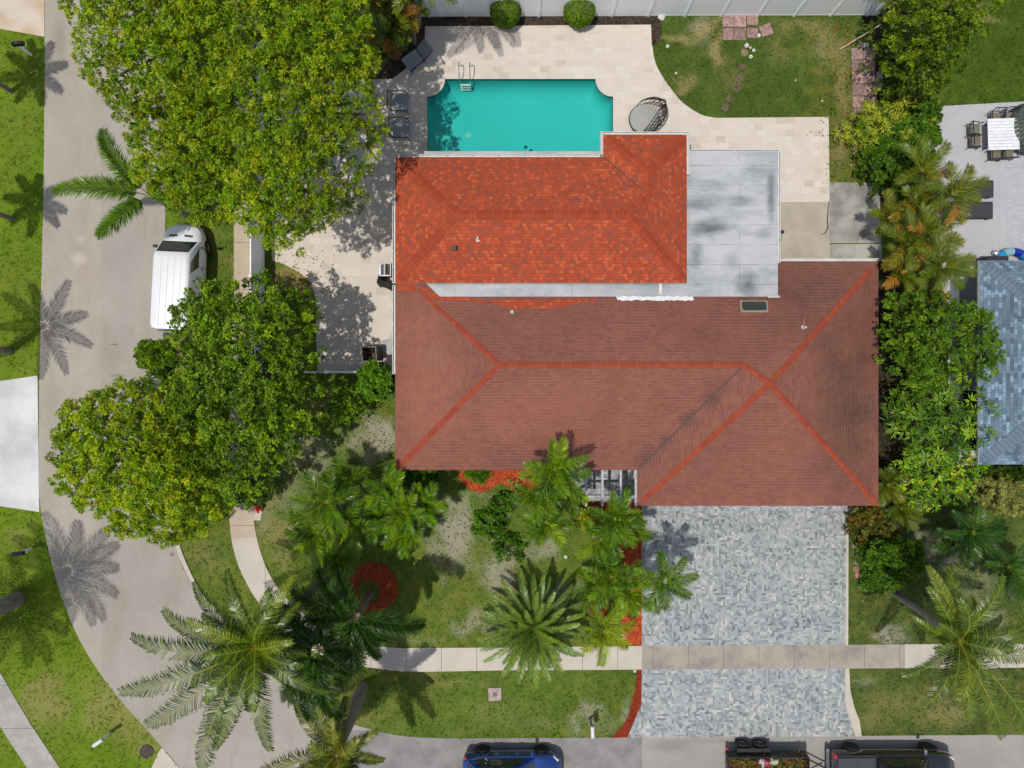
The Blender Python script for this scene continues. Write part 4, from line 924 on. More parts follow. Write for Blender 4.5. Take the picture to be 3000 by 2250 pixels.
# ================================================================ TREES AND PLANTS
MANGO=[((54,84,18),3),((142,166,24),5),((116,150,22),5),((172,180,34),3),((88,124,22),4),((190,150,44),.25),((186,198,50),1.2)]
MANGOC=[((146,164,24),4),((112,150,24),4),((168,174,30),2),((88,130,22),3)]
T1=[(165,-160),(190,-40),(188,20),(236,55),(272,95),(262,150),(258,195),(296,250),(340,285),(352,345),(398,352),(470,330),(600,360),(690,300),(700,150),(690,-160)]
T2=[(470,300),(400,372),(384,412),(412,455),(405,500),(428,560),(490,592),(560,640),(640,650),(700,640),(760,560),(760,400),(690,330),(600,310)]
T3=[(640,-160),(650,100),(640,300),(700,420),(690,560),(690,690),(740,675),(800,722),(858,718),(880,690),(935,672),(1000,640),(1050,590),(1070,530),(1100,450),(1122,395),(1112,330),(1075,260),(1095,215),(1075,120),(1065,50),(1060,-160)]
leaf_tree('mango_tree','tall yellow-green mango tree overhanging the top of the side road','tree',T1,5.4,7.6,.85,MANGO,(560,80),.28,dens=34,L=.14,W=.045,nl=6,clr=.8,clump=MANGOC,group='mango trees beside the pool yard')
leaf_tree('mango_tree','yellow-green mango tree just above the drooping palm and white van','tree',T2,4.6,6.8,.8,MANGO,(640,560),.25,dens=34,L=.14,W=.045,nl=6,clr=.8,clump=MANGOC,group='mango trees beside the pool yard')
leaf_tree('mango_tree','broad dense mango tree shading the patio left of the pool','tree',T3,5.8,8.6,.9,MANGO,(930,360),.32,dens=34,L=.14,W=.045,nl=6,clr=.8,tilt=lambda px,py:-1.3*min(1,max(0,(py-400)/110))*min(1,max(0,(px-900)/100)),clump=MANGOC,group='mango trees beside the pool yard')
GREEN=[((122,158,36),5),((96,132,30),5),((150,178,48),2.5),((66,98,26),3),((44,66,20),3)]
T4=[(560,858),(640,818),(700,835),(755,815),(850,826),(895,850),(922,900),(915,955),(905,1010),(955,1045),(930,1090),(948,1150),(930,1225),(885,1285),(850,1350),(800,1370),(775,1430),(740,1480),(690,1480),(660,1400),(600,1320),(540,1220),(490,1150),(482,1090),(530,1000),(505,930),(525,880)]
leaf_tree('shade_tree','medium green broadleaf tree covering the rear of the white van','tree',T4,4.0,6.2,.7,GREEN,(770,1180),.22,dens=24,L=.17,W=.06,nl=7,gap=.14)
leaf_tree('shade_tree','sparse low limb of light green leaves reaching over the road behind the van','tree',[(400,1025),(440,1005),(490,1012),(500,1060),(480,1100),(440,1085),(420,1050)],2.6,3.2,.36,GREEN,(560,1080),.06,dens=26,L=.16,W=.055,nl=6)
LY=[((58,90,20),2.5),((160,180,28),5),((128,162,26),5),((184,194,40),3),((94,134,24),3),((176,120,50),.2)]
T5=[(172,1290),(184,1205),(225,1180),(215,1190),(295,1150),(400,1112),(440,1122),(520,1150),(570,1215),(625,1300),(655,1400),(650,1470),(640,1512),(590,1560),(470,1592),(435,1568),(352,1560),(335,1512),(255,1475),(192,1425),(182,1360)]
leaf_tree('rounded_tree','round yellow-green tree bulging over the bend of the road','tree',T5,3.2,5.4,.7,LY,(520,1340),.2,dens=30,L=.16,W=.048,nl=6,clr=.85,clump=LY)
leaf_tree('shrub','bright green leafy shrub by the house corner below the garbage bin','shrub',circ(1100,1118,46,14,.15),1.6,2.6,.4,[((80,122,30),3),((104,146,38),3),((56,92,26),3)],(1110,1110),.05,dens=30,L=.15,W=.07,nl=6)
leaf_tree('shrub','thin straggly sapling with few leaves over the fence return','shrub',[(960,1180),(1000,1120),(1040,1150),(1060,1210),(1010,1240),(970,1230)],1.6,2.2,.3,[((110,148,44),3),((84,120,36),3)],(1010,1190),.03,dens=9,L=.14,W=.06,nl=4,gap=.3)
leaf_tree('shrub','dark green spray of small leaves beside the path near the red hydrant','shrub',[(690,1400),(760,1380),(800,1420),(770,1470),(700,1475)],1.2,2,.4,[((52,80,34),3),((80,110,44),2)],(730,1440),.04,dens=14,L=.12,W=.05,nl=5,gap=.3)
# pale trees on the right side between the houses
MID=[((100,134,38),5),((78,114,32),5),((126,160,46),2),((56,88,28),3)]
leaf_tree('tree','mid green tree between the two houses, touching the blue roof','tree',[(2595,880),(2650,860),(2740,865),(2810,880),(2850,905),(2900,910),(2890,960),(2912,1010),(2915,1060),(2890,1120),(2860,1110),(2800,1050),(2760,1120),(2690,1130),(2650,1125),(2620,1080),(2585,1020),(2600,950)],3.2,5.0,.6,MID,(2700,1000),.15,dens=24,L=.13,W=.055,nl=7,gap=.06)
SCH=[((100,134,40),5),((76,110,34),4),((132,164,54),2),((54,86,28),3)]
def umbrella_tree(lab,poly,ze,zt,base,nr=46,seed=0,L=.38,W=.07,pal=SCH,name='schefflera',cat='shrub',th=(-6,12),n=13,sp=.52):
    W2=[P(x,y,ze)[:2] for x,y in poly]; xs=[p[0] for p in W2]; ys=[p[1] for p in W2]; bx,by,_=P(*base); t=thing(name,lab,cat,(bx,by,0)); pts=[];tr=0
    while len(pts)<nr and tr<6000:
        tr+=1; x=R.uniform(min(xs),max(xs)); y=R.uniform(min(ys),max(ys))
        if not in_poly([x],[y],W2)[0] or (pts and min((x-q[0])**2+(y-q[1])**2 for q in pts)<sp**2*(.35+.65*R.random())): continue
        pts.append((x,y,ze+R.uniform(0,zt-ze)))
    p=np.array(pts); low=np.repeat(p,2,0)+R.normal(size=(len(p)*2,3))*[.3,.3,.2]-[0,0,.85]
    ap=np.concatenate([p,low]); nn=np.tile([0,0,1.0],(len(ap),1))+R.normal(size=(len(ap),3))*.15; nn/=np.linalg.norm(nn,axis=1,keepdims=True)
    rosettes('crown',ap-[bx,by,0],nn,n,L,W,pick(pal,len(ap)),t,th=th,jit=.12)
    mb=MB(); 
    for q in pts[::3]: mb.tube([(rnd.uniform(-.3,.3),rnd.uniform(-.3,.3),-.05),((q[0]-bx)*.6,(q[1]-by)*.6,q[2]*.55),(q[0]-bx,q[1]-by,q[2]-.03)],[.035,.028,.014],5)
    mb.build('trunk',BARK,t,True); return t
umbrella_tree('dark glossy umbrella-leaved tree with finger-like whorls between the houses, upper clump',[(2690,1050),(2760,1030),(2800,1060),(2790,1110),(2730,1140),(2690,1110)],3.0,3.8,(2720,1080),22)
umbrella_tree('large umbrella-leaved tree with star-shaped whorls left of the blue roof',[(2610,1190),(2650,1150),(2720,1120),(2800,1130),(2840,1180),(2885,1200),(2895,1240),(2850,1300),(2790,1320),(2740,1350),(2670,1340),(2620,1280)],2.6,3.9,(2710,1220),74)
umbrella_tree('yellow-green broadleaf shrub at the driveway corner of the house',[(2600,1400),(2640,1360),(2740,1310),(2830,1320),(2885,1350),(2870,1380),(2820,1420),(2840,1450),(2760,1480),(2690,1490),(2620,1440)],1.8,2.8,(2710,1400),90,pal=[((112,150,36),4),((84,126,34),4),((158,180,50),2),((196,196,70),.7)],L=.26,W=.07,th=(0,50),n=9,sp=.3,name='croton_bush')
umbrella_tree('yellow and green striped dracaena bush beside the pink paver path','%s'%'' or [(2490,400),(2500,340),(2550,300),(2620,280),(2690,300),(2700,370),(2680,430),(2620,440),(2540,430)],1.3,2.3,(2600,370),62,pal=[((158,164,70),5),((92,122,38),3),((132,148,56),3)],L=.3,W=.042,th=(0,45),n=20,sp=.3,name='dracaena')
leaf_tree('hedge','dark green hedge running down the side of the neighbour patio','hedge',[(2540,440),(2600,400),(2680,330),(2690,280),(2720,290),(2735,340),(2738,400),(2725,470),(2690,520),(2640,545),(2590,540),(2550,490)],1.3,1.9,.42,[((76,112,34),4),((56,88,28),4),((100,136,44),1.5)],(2640,420),.06,dens=26,L=.14,W=.07,nl=6)
DKG=[((98,124,28),4),((76,100,26),4),((130,148,30),3),((48,66,22),3)]
leaf_tree('tree','shaggy olive green tree at the end of the white back fence','tree',[(2565,-80),(2570,20),(2575,70),(2590,130),(2620,170),(2640,230),(2640,290),(2720,260),(2760,250),(2790,180),(2850,150),(2860,100),(2900,30),(2900,-80)],3.0,4.8,.7,DKG,(2640,120),.18,dens=20,L=.17,W=.065,nl=6,gap=.12)
leaf_tree('shrub','dark twiggy shrub beside the pink paver path under the olive tree','shrub',[(2590,70),(2630,110),(2660,190),(2660,290),(2625,330),(2600,290),(2605,200),(2590,140)],1.2,2.0,.4,[((48,58,30),3),((70,88,36),3),((90,110,44),1)],(2610,220),.05,dens=14,L=.13,W=.05,nl=5,gap=.2)
leaf_tree('shrub','bright green rounded shrub right of the driveway by the round stones','shrub',[(2530,1620),(2560,1590),(2620,1580),(2680,1590),(2690,1650),(2670,1700),(2620,1720),(2570,1700),(2545,1660)],1.1,1.9,.38,[((84,122,34),4),((62,98,28),4),((108,146,44),2),((44,70,22),2)],(2610,1650),.06,dens=26,L=.12,W=.055,nl=7)
leaf_tree('shrub','red and bronze leaved shrub at the top right corner of the driveway','shrub',[(2500,1500),(2560,1485),(2620,1500),(2640,1540),(2590,1580),(2530,1600),(2500,1560)],.6,1.1,.3,[((110,110,60),3),((150,96,60),1.5),((70,76,44),3),((90,120,50),2)],(2560,1540),.04,dens=14,L=.13,W=.04,nl=6,gap=.15)
leaf_tree('shrub','silvery leafless shrub beside the neighbouring lawn','shrub',[(2860,1410),(2930,1395),(2980,1430),(2990,1490),(2930,1500),(2870,1470)],1.0,1.7,.4,[((150,152,140),4),((110,114,100),3),((180,180,168),2)],(2920,1450),.05,dens=16,L=.14,W=.035,nl=6,gap=.1)
leaf_tree('hedge','low dark hedge along the south side of the blue roofed house','hedge',[(2880,1365),(3100,1362),(3100,1400),(2890,1400)],.7,1.0,.3,[((70,96,32),3),((50,74,26),3)],(2990,1385),.04,dens=20,L=.12,W=.05,nl=6)
# clipped balls by the fence
for i,(x,y,lab) in enumerate([(1481,30,'round clipped green shrub by the white fence, nearer the patio lounger'),(1697,28,'round clipped green shrub by the white fence, directly above the middle of the pool')]):
    c=PX(x,y,.95); t=thing('topiary_ball',lab,'shrub',(c.x,c.y,0),0,'clipped ball shrubs by the back fence'); n=2600
    u=R.uniform(-.95,1,n); ph=R.uniform(0,2*pi,n); s=np.sqrt(1-u*u); d=np.stack([s*np.cos(ph),s*np.sin(ph),u],1); rr=.72*(R.uniform(.8,1,n)**.5)*(.94+.12*vnoise(ph*2,u*3,1,i))
    col=pick([((98,132,30),4),((124,150,36),3),((76,110,28),4)],n); rosettes('crown',d*rr[:,None]+[0,0,.85],d,5,.09,.035,col,t,th=(10,60))
    MB().tube([(0,0,-.05),(0,0,.8)],[.06,.05],8).build('trunk',BARK,t)
# small shrubs of the front beds
def small(lab,x,y,rp,ze,zt,pal,L=.14,W=.055,lobe=.28,dens=26,name='shrub',nl=6,q=.8,gap=0):
    leaf_tree(name,lab,'shrub',circ(x,y,rp,12,.16 if not gap else .4,q),ze,zt,lobe,pal,(x,y),.035,dens=dens,L=L,W=W,nl=nl,gap=gap)
G3=[((80,126,34),4),((58,98,30),4),((104,150,44),2)]
small('dark green shrub against the front wall beside the mulch curve',1225,1392,46,.7,1.2,G3)
small('low irregular green plant in the sandy front lawn, left of the tall areca palm',1436,1532,46,.25,.5,G3,.14,.05,.2,18,q=.7,gap=.45)
small('small low bush in the middle of the front lawn, above the blue-green sago palm',1488,1612,40,.2,.4,G3,.13,.045,.18,14,q=.8,gap=.5)
small('yellow speckled croton bush below the pergola',1722,1520,34,.6,1.0,[((170,180,60),3),((96,120,40),3),((196,190,90),1.5)],.14,.05)
small('leafy dark green bush between front bed and areca palm',1475,1475,26,.25,.5,G3,.13,.05,.18,18,gap=.4)
small('low green ground shrub right of the driveway strip',2560,1700,30,.3,.6,G3)
t=thing('spiky_plant','spiky strap-leaved plant in the orange mulch bed by the front wall','plant',P(1398,1388)); rosettes('leaves',np.array([[R.uniform(-.45,.45),R.uniform(-.2,.2),.1] for _ in range(22)]),np.tile([0,0,1.0],(22,1)),22,.5,.035,pick(G3,22),t,th=(10,75))
umbrella_tree('small yellow-green rosette shrub left of the driveway palms','' or [(1490,1400),(1530,1400),(1540,1440),(1500,1450)],.4,.6,(1515,1425),8,pal=[((90,130,40),3)],L=.2,W=.05)

# ---------------- palms
COCO=[((96,120,30),4),((72,98,24),4),((136,152,44),1.5),((50,74,20),3)]
YEL=(190,186,50)
big=[(665,1648),(862,1632),(560,1700,.3),(486,1808,.5),(448,1855,.6),(443,1992,.7),(490,2098,.9),(575,2195,.8),(640,2110,.6),(735,2140,.6),(800,2060,.4),(995,2000,.7),(930,1880,.4),(900,1740,.3),(610,1760,.1),(540,1960,.3),(770,1700,-.1),(850,2120,.9)]
palm('coconut_palm','large coconut palm leaning over the bend of the road','palm tree',(930,1715),(752,1892),8.2,big,.76,.04,104,COCO,trunk_r=.16,rcol=YEL,e0=.4,droop=1.1,vee=.1,fwd=.5,ldroop=1.3,L=4.4,rr=.026,inner=7)
b2=[(820,2245,.6),(765,2165,.6),(850,2050,.2),(930,2010,.1),(1025,2030,.1),(1140,2080,.4),(1150,2170,.5),(1145,2290,.7),(780,2320,.8),(1040,2350,.5),(900,2340,.6),(960,2120,.0),(880,2260,.4),(1080,2260,.3)]
palm('coconut_palm','coconut palm with straw-tipped fronds at the bottom edge of the photo','palm tree',(1064,2010),(990,2200),5.6,b2,.78,.045,84,[((124,128,52),3),((96,112,40),4),((70,90,32),4),((160,150,80),1.5)],trunk_r=.2,rcol=(176,160,80),e0=.4,droop=1.0,vee=.2,ldroop=1.0,L=3.6,inner=5,bulge=.6,rr=.035)
QP=[((66,104,44),4),((48,84,36),5),((90,126,56),1.5),((34,62,28),3)]
q1=[(1285,1800,.6),(1010,1640,.3),(930,1650,.4),(850,1690,.6),(1140,1900,.5),(1060,2010,.7),(960,1985,.7),(880,1890,.6),(900,1770,.4),(1150,1850,.6),(1010,1930,.3),(980,1700,.0),(1080,1960,.5)]
palm('queen_palm','dark green queen palm with drooping feathery fronds above the mulch ring','palm tree',(1086,1733),(1045,1805),5.6,q1,.78,.035,110,QP,trunk_r=.17,rcol=(90,110,50),e0=.3,droop=1.5,vee=.3,ldroop=1.0,L=2.8,plume=1,bark=BARK)
q2=[(800,1720,.6),(820,1800,.7),(850,2000,.8),(900,2060,.8),(1000,2060,.8),(1060,1950,.5),(960,1760,.3),(880,1720,.4),(1040,1860,.5),(940,2030,.6),(790,1900,.6)]
palm('queen_palm','dark shaggy queen palm between the big coconut palm and the street sidewalk','palm tree',(1075,1765),(938,1900),6.0,q2,.78,.035,110,QP,trunk_r=.15,rcol=(80,104,46),e0=.3,droop=1.5,vee=.3,ldroop=1.0,L=2.6,plume=1,bark=BARK)
FOX=[((104,142,44),4),((80,120,36),4),((130,162,58),2)]
palm('foxtail_palm','small foxtail palm with three bushy drooping fronds above the white van','palm tree',(562,638),(436,572),4.3,[(312,415,.5),(215,560,.5),(382,765,.7),(540,520,.3),(560,600,.4)],.66,.045,110,FOX,trunk_r=.09,e0=.45,droop=1.4,vee=.25,ldroop=.5,L=2.9,plume=1,rcol=(120,120,60))
AR=[((112,146,32),4),((84,124,26),5),((156,178,46),1.5),((50,84,22),4)]
def areca(lab,stems,n=7,ln=1.5,ll=.58,name='areca_palm',pal=AR,group=None,lw=.042,e0=.75,droop=1.35,dry=False):
    """clumping palm: several thin stems out of one root"""
    b=P(stems[0][0]-(stems[0][0]-1500)*.03,stems[0][1]-(stems[0][1]-1125)*.03); t=thing(name,lab,'palm tree',b,0,group)
    for (x,y,z,*r) in stems:
        c=PX(x,y,z); d=Vector((c.x-b[0],c.y-b[1],z)); MB().tube([(d.x*.15,d.y*.15,-.05),(d.x*.55,d.y*.55,z*.5),(d.x,d.y,z)],[.06,.05,.045],7).build('stem',PBARK,t,True)
        a0=rnd.uniform(0,360); nn=r[0] if r else n; l0=r[1] if len(r)>1 else ln
        for k in range(nn):
            az=math.radians(a0+360*k/nn+rnd.uniform(-14,14)); yl=(dry and rnd.random()<.08)
            frond((d.x,d.y,z),az,l0*rnd.uniform(.8,1.15),e0+rnd.uniform(-.25,.25),droop+rnd.uniform(-.2,.3),ll,lw,46,pal,t,.75,.8,.25,(170,176,70),rnd.uniform(-.3,.3),.55 if yl else 0,.016)
    return t
areca('bright green areca palm clump left of the red mulch ring',[(960,1470,3.4,7,1.8),(935,1560,2.9,7,1.5),(1020,1530,3.0,6,1.5),(990,1640,2.6,7,1.3),(1010,1400,2.2,5,1.2)])
areca('areca palm clump in front of the house left corner',[(1180,1500,3.0,7,1.3),(1240,1480,2.6,6,1.1),(1140,1440,2.8,7,1.3),(1190,1560,2.4,6,1.1),(1100,1520,2.6,6,1.2)])
areca('tall areca palm clump touching the front eave beside the pergola',[(1625,1375,4.0,8,1.6),(1580,1450,3.4,7,1.4),(1600,1530,2.8,7,1.2),(1655,1420,3.3,6,1.3)])
areca('areca palm clump over the red mulch at the driveway left edge',[(1800,1520,3.0,8,1.4),(1760,1580,2.6,6,1.2),(1845,1550,2.6,5,1.0)])
areca('leafy areca palm reaching over the grey paver driveway',[(1790,1690,3.0,8,1.5),(1850,1730,3.0,7,1.4),(1945,1700,3.6,8,1.55),(1740,1720,2.6,6,1.2)])
areca('young yellow-green areca palm beside the sidewalk left of the driveway',[(1768,1850,2.4,7,1.45)],pal=[((160,172,44),4),((124,148,38),4),((90,120,34),2)])
SAGO=[((124,152,96),4),((104,136,92),5),((140,158,76),2),((80,112,76),2)]
t=thing('date_palm','dense blue-green date palm with a full round crown in the front lawn','palm tree',P(1556,1800)); MB().tube([(0,0,-.05),(.02,-.08,.9),(.03,-.12,1.5)],[.3,.27,.2],12).build('trunk',BARK,t,True)
for k in range(54):
    az=2.39996*k; u=k/53; e=1.25-1.15*u; L_=2.0+.75*min(1,u*1.8)
    frond((.03,-.12,1.55),az+rnd.uniform(-.1,.1),L_*rnd.uniform(.92,1.06),e,.55+.75*(u),.36,.036,84,SAGO,t,.22,.8,.05,(140,158,96),rnd.uniform(-.12,.12),0,.018)
# yard palms, top left of pool
OR=[((104,122,46),4),((82,104,38),5),((128,124,52),2),((150,116,50),.8)]
areca('yellowing areca palm clump between the mango tree and the patio lounger',[(1150,60,3.4,8,1.5),(1160,100,2.8,7,1.1),(1120,20,3.6,7,1.5),(1200,30,3.2,6,1.2),(1130,150,1.8,8,.9)],pal=OR,dry=True)
palm('slim_palm','slender palm leaning out of the photo over the white back fence','palm tree',(1215,130),(1235,-110),6.2,ring(12,2.0,10),.5,.04,36,COCO,trunk_r=.07,L=2)
palm('slim_palm','second slender palm beside the white back fence, leaning left','palm tree',(1120,120),(1090,-150),6.0,ring(11,2.0,30),.5,.04,36,COCO,trunk_r=.07,L=2)
palm('slim_palm','third slender palm rising past the back fence near the patio corner','palm tree',(1228,80),(1270,-150),7.0,ring(12,2.3,0),.5,.04,36,COCO,trunk_r=.08,L=2.3)
# right side palms
areca('tall ragged areca palms with orange dead fronds between the patio and the driveway house',[(2720,690,3.8,8,1.6),(2660,720,3.6,8,1.5),(2700,600,3.4,8,1.5),(2760,780,4.0,8,1.6),(2640,800,3.2,7,1.4),(2690,850,3.0,7,1.4),(2600,640,2.8,6,1.3)],pal=OR,dry=True)
areca('ragged areca palm leaning over the neighbour loungers',[(2790,570,4.2,8,1.5),(2700,500,3.6,7,1.4)],pal=OR,dry=True)
c3=[(2570,1790,.5),(2560,1945,.6),(2612,2045,.8),(2680,1620,.3),(2700,1700,.0),(2850,1740,.2),(2910,1800,.4),(3010,1780,.6),(2970,2080,.8),(2985,1930,.6),(2830,2110,.7),(2700,2080,.8),(2750,1640,.2),(2840,1960,.3),(2870,1650,.5),(2760,2030,.5)]
palm('coconut_palm','coconut palm with a long ringed trunk leaning over the lawn right of the driveway','palm tree',(2605,1728),(2800,1872),6.4,c3,.72,.038,92,[((110,130,56),4),((84,108,44),5),((140,150,76),2),((60,84,36),3)],trunk_r=.13,rcol=(170,168,64),e0=.35,droop=1.1,vee=.15,ldroop=.8,L=4.0,rr=.026,inner=8)
areca('small dark areca palm above the right hand coconut palm',[(2850,1560,2.6,8,1.5),(2800,1590,2.2,6,1.1)],pal=QP)
areca('small dark areca palm at the right photo edge beside the lawn',[(2950,1660,2.4,8,1.4),(2990,1700,2.2,6,1.2)],pal=QP)
areca('short areca palm in the narrow gap at the house corner',[(2600,1420,1.6,7,1.1),(2640,1490,1.5,6,1.0)],pal=[((96,110,40),4),((130,130,50),2),((60,80,30),3)])
# palms of the left verge: trunks at the photo edge, crowns outside, shadows on the road
def verge(lab,base,cz,ln,n,lean=(0,0),ll=.5,pal=GP,name='verge_palm',tr=.1,a0=0,dr=1.0):
    b=PX(*base); t=thing(name,lab,'palm tree',b,0,'palms along the left verge'); c=Vector((lean[0],lean[1],cz))
    MB().tube([(0,0,-.05),(c.x*.4,c.y*.4,cz*.5),tuple(c)],[tr*1.3,tr,tr*.8],10).build('trunk',PBARK,t,True)
    for k in range(n): frond(tuple(c),math.radians(a0+360*k/n+rnd.uniform(-9,9)),ln*rnd.uniform(.85,1.1),.3+rnd.uniform(-.1,.25),dr,ll,.05,44,pal,t,.15,.6,.3,(150,150,60),0,0,.03)
verge('slim verge palm at the upper left edge, below the black mailbox',(34,268),4.6,1.75,8,(-.15,.1),a0=10,ll=.55)
verge('slim verge palm at the left edge, level with the small drooping palm',(34,640),4.6,1.7,8,(-.15,.05),a0=35,ll=.55)
verge('verge palm at the left edge just above the white driveway',(28,1028),6.6,2.5,9,(-.1,.1),ll=.6,a0=20,tr=.14)
verge('thick grey trunked palm at the left edge by the road bend',(52,1755),8.6,3.1,15,(.1,-.1),ll=.75,tr=.3,a0=5,dr=1.25,pal=COCO)
verge('verge palm outside the left edge behind the thick trunk',(-60,1870),7.4,3.0,12,(0,0),ll=.75,tr=.2,a0=5,dr=1.2,pal=COCO)
# ================================================================ VEHICLES
def rrect_ring(x, ws): return [(x, y, z) for y, z in ws]
def body_sections(secs):
    """secs: (x, half width, z bottom, z shoulder, z top, half width at top)"""
    out=[]
    for x,w_,zb,zs,zt,wt in secs:
        h=[(0,zb),(w_*.88,zb),(w_*.98,zb+.12),(w_,zb+.3*(zs-zb)+.05),(w_*.99,zs-.06),(w_*.95,zs),(wt,zt-.015),(wt*.75,zt),(0,zt+.012)]
        out.append([(x,-y,z) for y,z in h]+[(x,y,z) for y,z in h[::-1][1:-1]])
    return out
def car_paint(name,c,coat=.8,rough=.35,metal=.3): return mat(name,c,rough,metal,.5,coat,var=.04,scale=2)
def wheel(parent,x,y,r=.34,wd=.22,s=1,spoke=SILV):
    t=bpy.data.objects.new('wheel',None); S.collection.objects.link(t); t.parent=parent; t.location=(x,y,r); t.empty_display_size=.1
    MB().lathe([(r*.6,-wd/2),(r*.92,-wd/2),(r,-wd*.32),(r,wd*.32),(r*.92,wd/2),(r*.6,wd/2)],(0,0,0),24,'Y').build('tyre',RUBBER,t,True)
    mb=MB().lathe([(r*.62,-.05*s),(r*.62,wd*.42*s),(r*.56,wd*.42*s),(r*.54,.04*s)],(0,0,0),24,'Y')
    for k in range(7):
        a=2*pi*k/7; mb.tube([(0,wd*.4*s*-0+wd*.36*s*1,0) if False else (0,wd*.36*s,0),(math.cos(a)*r*.58,wd*.4*s,math.sin(a)*r*.58)],[.035,.025],4)
    mb.lathe([(0,wd*.3*s),(.06,wd*.3*s),(.05,wd*.44*s),(0,wd*.44*s)],(0,0,0),12,'Y'); mb.build('rim',spoke,t); return t
def cabin(lo,hi):
    """lo=(xr,xf,w,z) hi=(xr,xf,w,z)"""
    a,b,w0,z0=lo; c,d,w1,z1=hi
    return {'B':[(a,-w0,z0),(b,-w0,z0),(b,w0,z0),(a,w0,z0)],'T':[(c,-w1,z1),(d,-w1,z1),(d,w1,z1),(c,w1,z1)]}
def face_quad(p,u0,u1,v0,v1,off=.008,slant=(0,0)):
    """p: four corners BL,BR,TR,TL; returns an inset quad lifted off the face"""
    A_,B_,C_,D_=map(Vector,p); nn=(B_-A_).cross(D_-A_).normalized()*off
    f=lambda u,v:(A_.lerp(B_,u)).lerp(D_.lerp(C_,u),v)+nn
    return [f(u0,v0),f(u1,v0),f(u1+slant[1],v1),f(u0+slant[0],v1)]
def cab_mesh(cb,crown=.03):
    B,T=cb['B'],cb['T']; mb=MB(); rings=[]
    for f,zc in ((0,0),(.5,.0),(.9,.0),(1,.0)):
        ring=[]
        for i in range(4):
            b=Vector(B[i]); t_=Vector(T[i]); p=b.lerp(t_,f)
            ring.append(p)
        k=.05 if f<1 else .11; out=[]
        for i in range(4):
            p=ring[i]; pr=ring[i-1]; nx=ring[(i+1)%4]
            out+= [p+(pr-p).normalized()*k*2.2, p+((pr-p).normalized()+(nx-p).normalized())*k*.55, p+(nx-p).normalized()*k*2.2]
        rings.append([tuple(q) for q in out])
    top=rings[-1]; cx=sum(p[0] for p in top)/12; cy=0; rings.append([(cx+(p[0]-cx)*.86,p[1]*.82,p[2]+crown) for p in top])
    return mb.loft(rings)
VG=mat('tinted_glass',(.015,.022,.02),.05,0,.9,var=.02)
GREENG=mat('windscreen_glass',A(34,48,44),.08,0,.6,var=.35,scale=3)
REDL=mat('red_lens',(.45,.02,.02),.2,0,.6); CLEAR=mat('clear_lens',(.6,.62,.65),.12,.2,.8)

# -- white van, nose to the top of the photo
vp=mat('white_van_paint',A(238,240,243),.35,0,.5,.3,var=.02)
van=thing('van','white cargo van parked half on the verge beside the road','van',(-15.74,5.02,0.0),math.radians(90-2.6)); van.scale=(1.07,1.09,1.06)
L2=2.42
MB().loft(body_sections([(-L2,.78,.35,.95,1.05,.7),(-L2+.08,.86,.28,1.0,1.2,.8),(-1.5,.89,.25,1.02,1.2,.82),(0,.9,.25,1.02,1.2,.83),(1.2,.89,.25,1.0,1.12,.8),(1.62,.87,.25,.96,1.08,.74),(2.05,.8,.26,.86,.98,.62),(2.32,.66,.3,.72,.84,.46),(2.44,.48,.36,.58,.66,.3)])).build('body',vp,van,True)
cb=cabin((-L2+.05,1.66,.86,1.02),(-L2+.1,.98,.76,1.84)); B,T=cb['B'],cb['T']; rf=cab_mesh(cb,.04).build('roof',vp,van,True)
for y in (-.42,-.14,.14,.42): MB().box((-.7,y,1.885),(3.0,.05,.012),0,.004).build('roof_rib',vp,rf)
ws=[B[1],B[2],T[2],T[1]]; MB().quad(*face_quad(ws,.06,.94,.10,.95,.012)).build('windscreen_surround',mat('frit_black',(.012,.012,.014),.2),van); MB().quad(*face_quad(ws,.11,.89,.18,.88,.02)).build('windscreen',GREENG,van)
for k,fc in enumerate(([B[0],B[1],T[1],T[0]],[B[2],B[3],T[3],T[2]])):
    MB().quad(*(face_quad(fc,.72,.93,.12,.86,.012,(0,-.07)) if k==0 else face_quad(fc,.07,.28,.12,.86,.012,(.07,0)))).build('side_window',VG,van)
    s=-1 if k==0 else 1
    MB().box((.42,s*.905,.86),(.14,.02,.03)).build('door_handle',DARK,van); MB().box((.52,s*.9,.72),(.012,.012,.85)).build('door_seam',DARK,van)
    mr=MB().box((1.35,s*1.06,1.08),(.12,.2,.2),0,.03); mr.tube([(1.38,s*.88,1.02),(1.36,s*1.0,1.06)],.025,6); mr.build('wing_mirror',DARK,van)
    MB().box((2.16,s*.6,.83),(.3,.16,.1),s*-.6,.03).build('headlight',CLEAR,van)
MB().box((1.86,.33,1.035),(.1,.36,.012),.08).build('vent',BLACK,van); MB().box((1.86,-.33,1.035),(.1,.36,.012),-.08).build('vent',BLACK,van)
MB().box((-L2-.03,0,.42),(.14,1.6,.2),0,.04).build('rear_bumper',DARK,van); MB().quad((-L2+.015,.68,1.2),(-L2+.015,-.68,1.2),(-L2+.06,-.6,1.68),(-L2+.06,.6,1.68)).build('rear_window',VG,van)
for x in (-1.5,1.5):
    for s in (-1,1): wheel(van,x,s*.82,.33,.2,s,SILV)

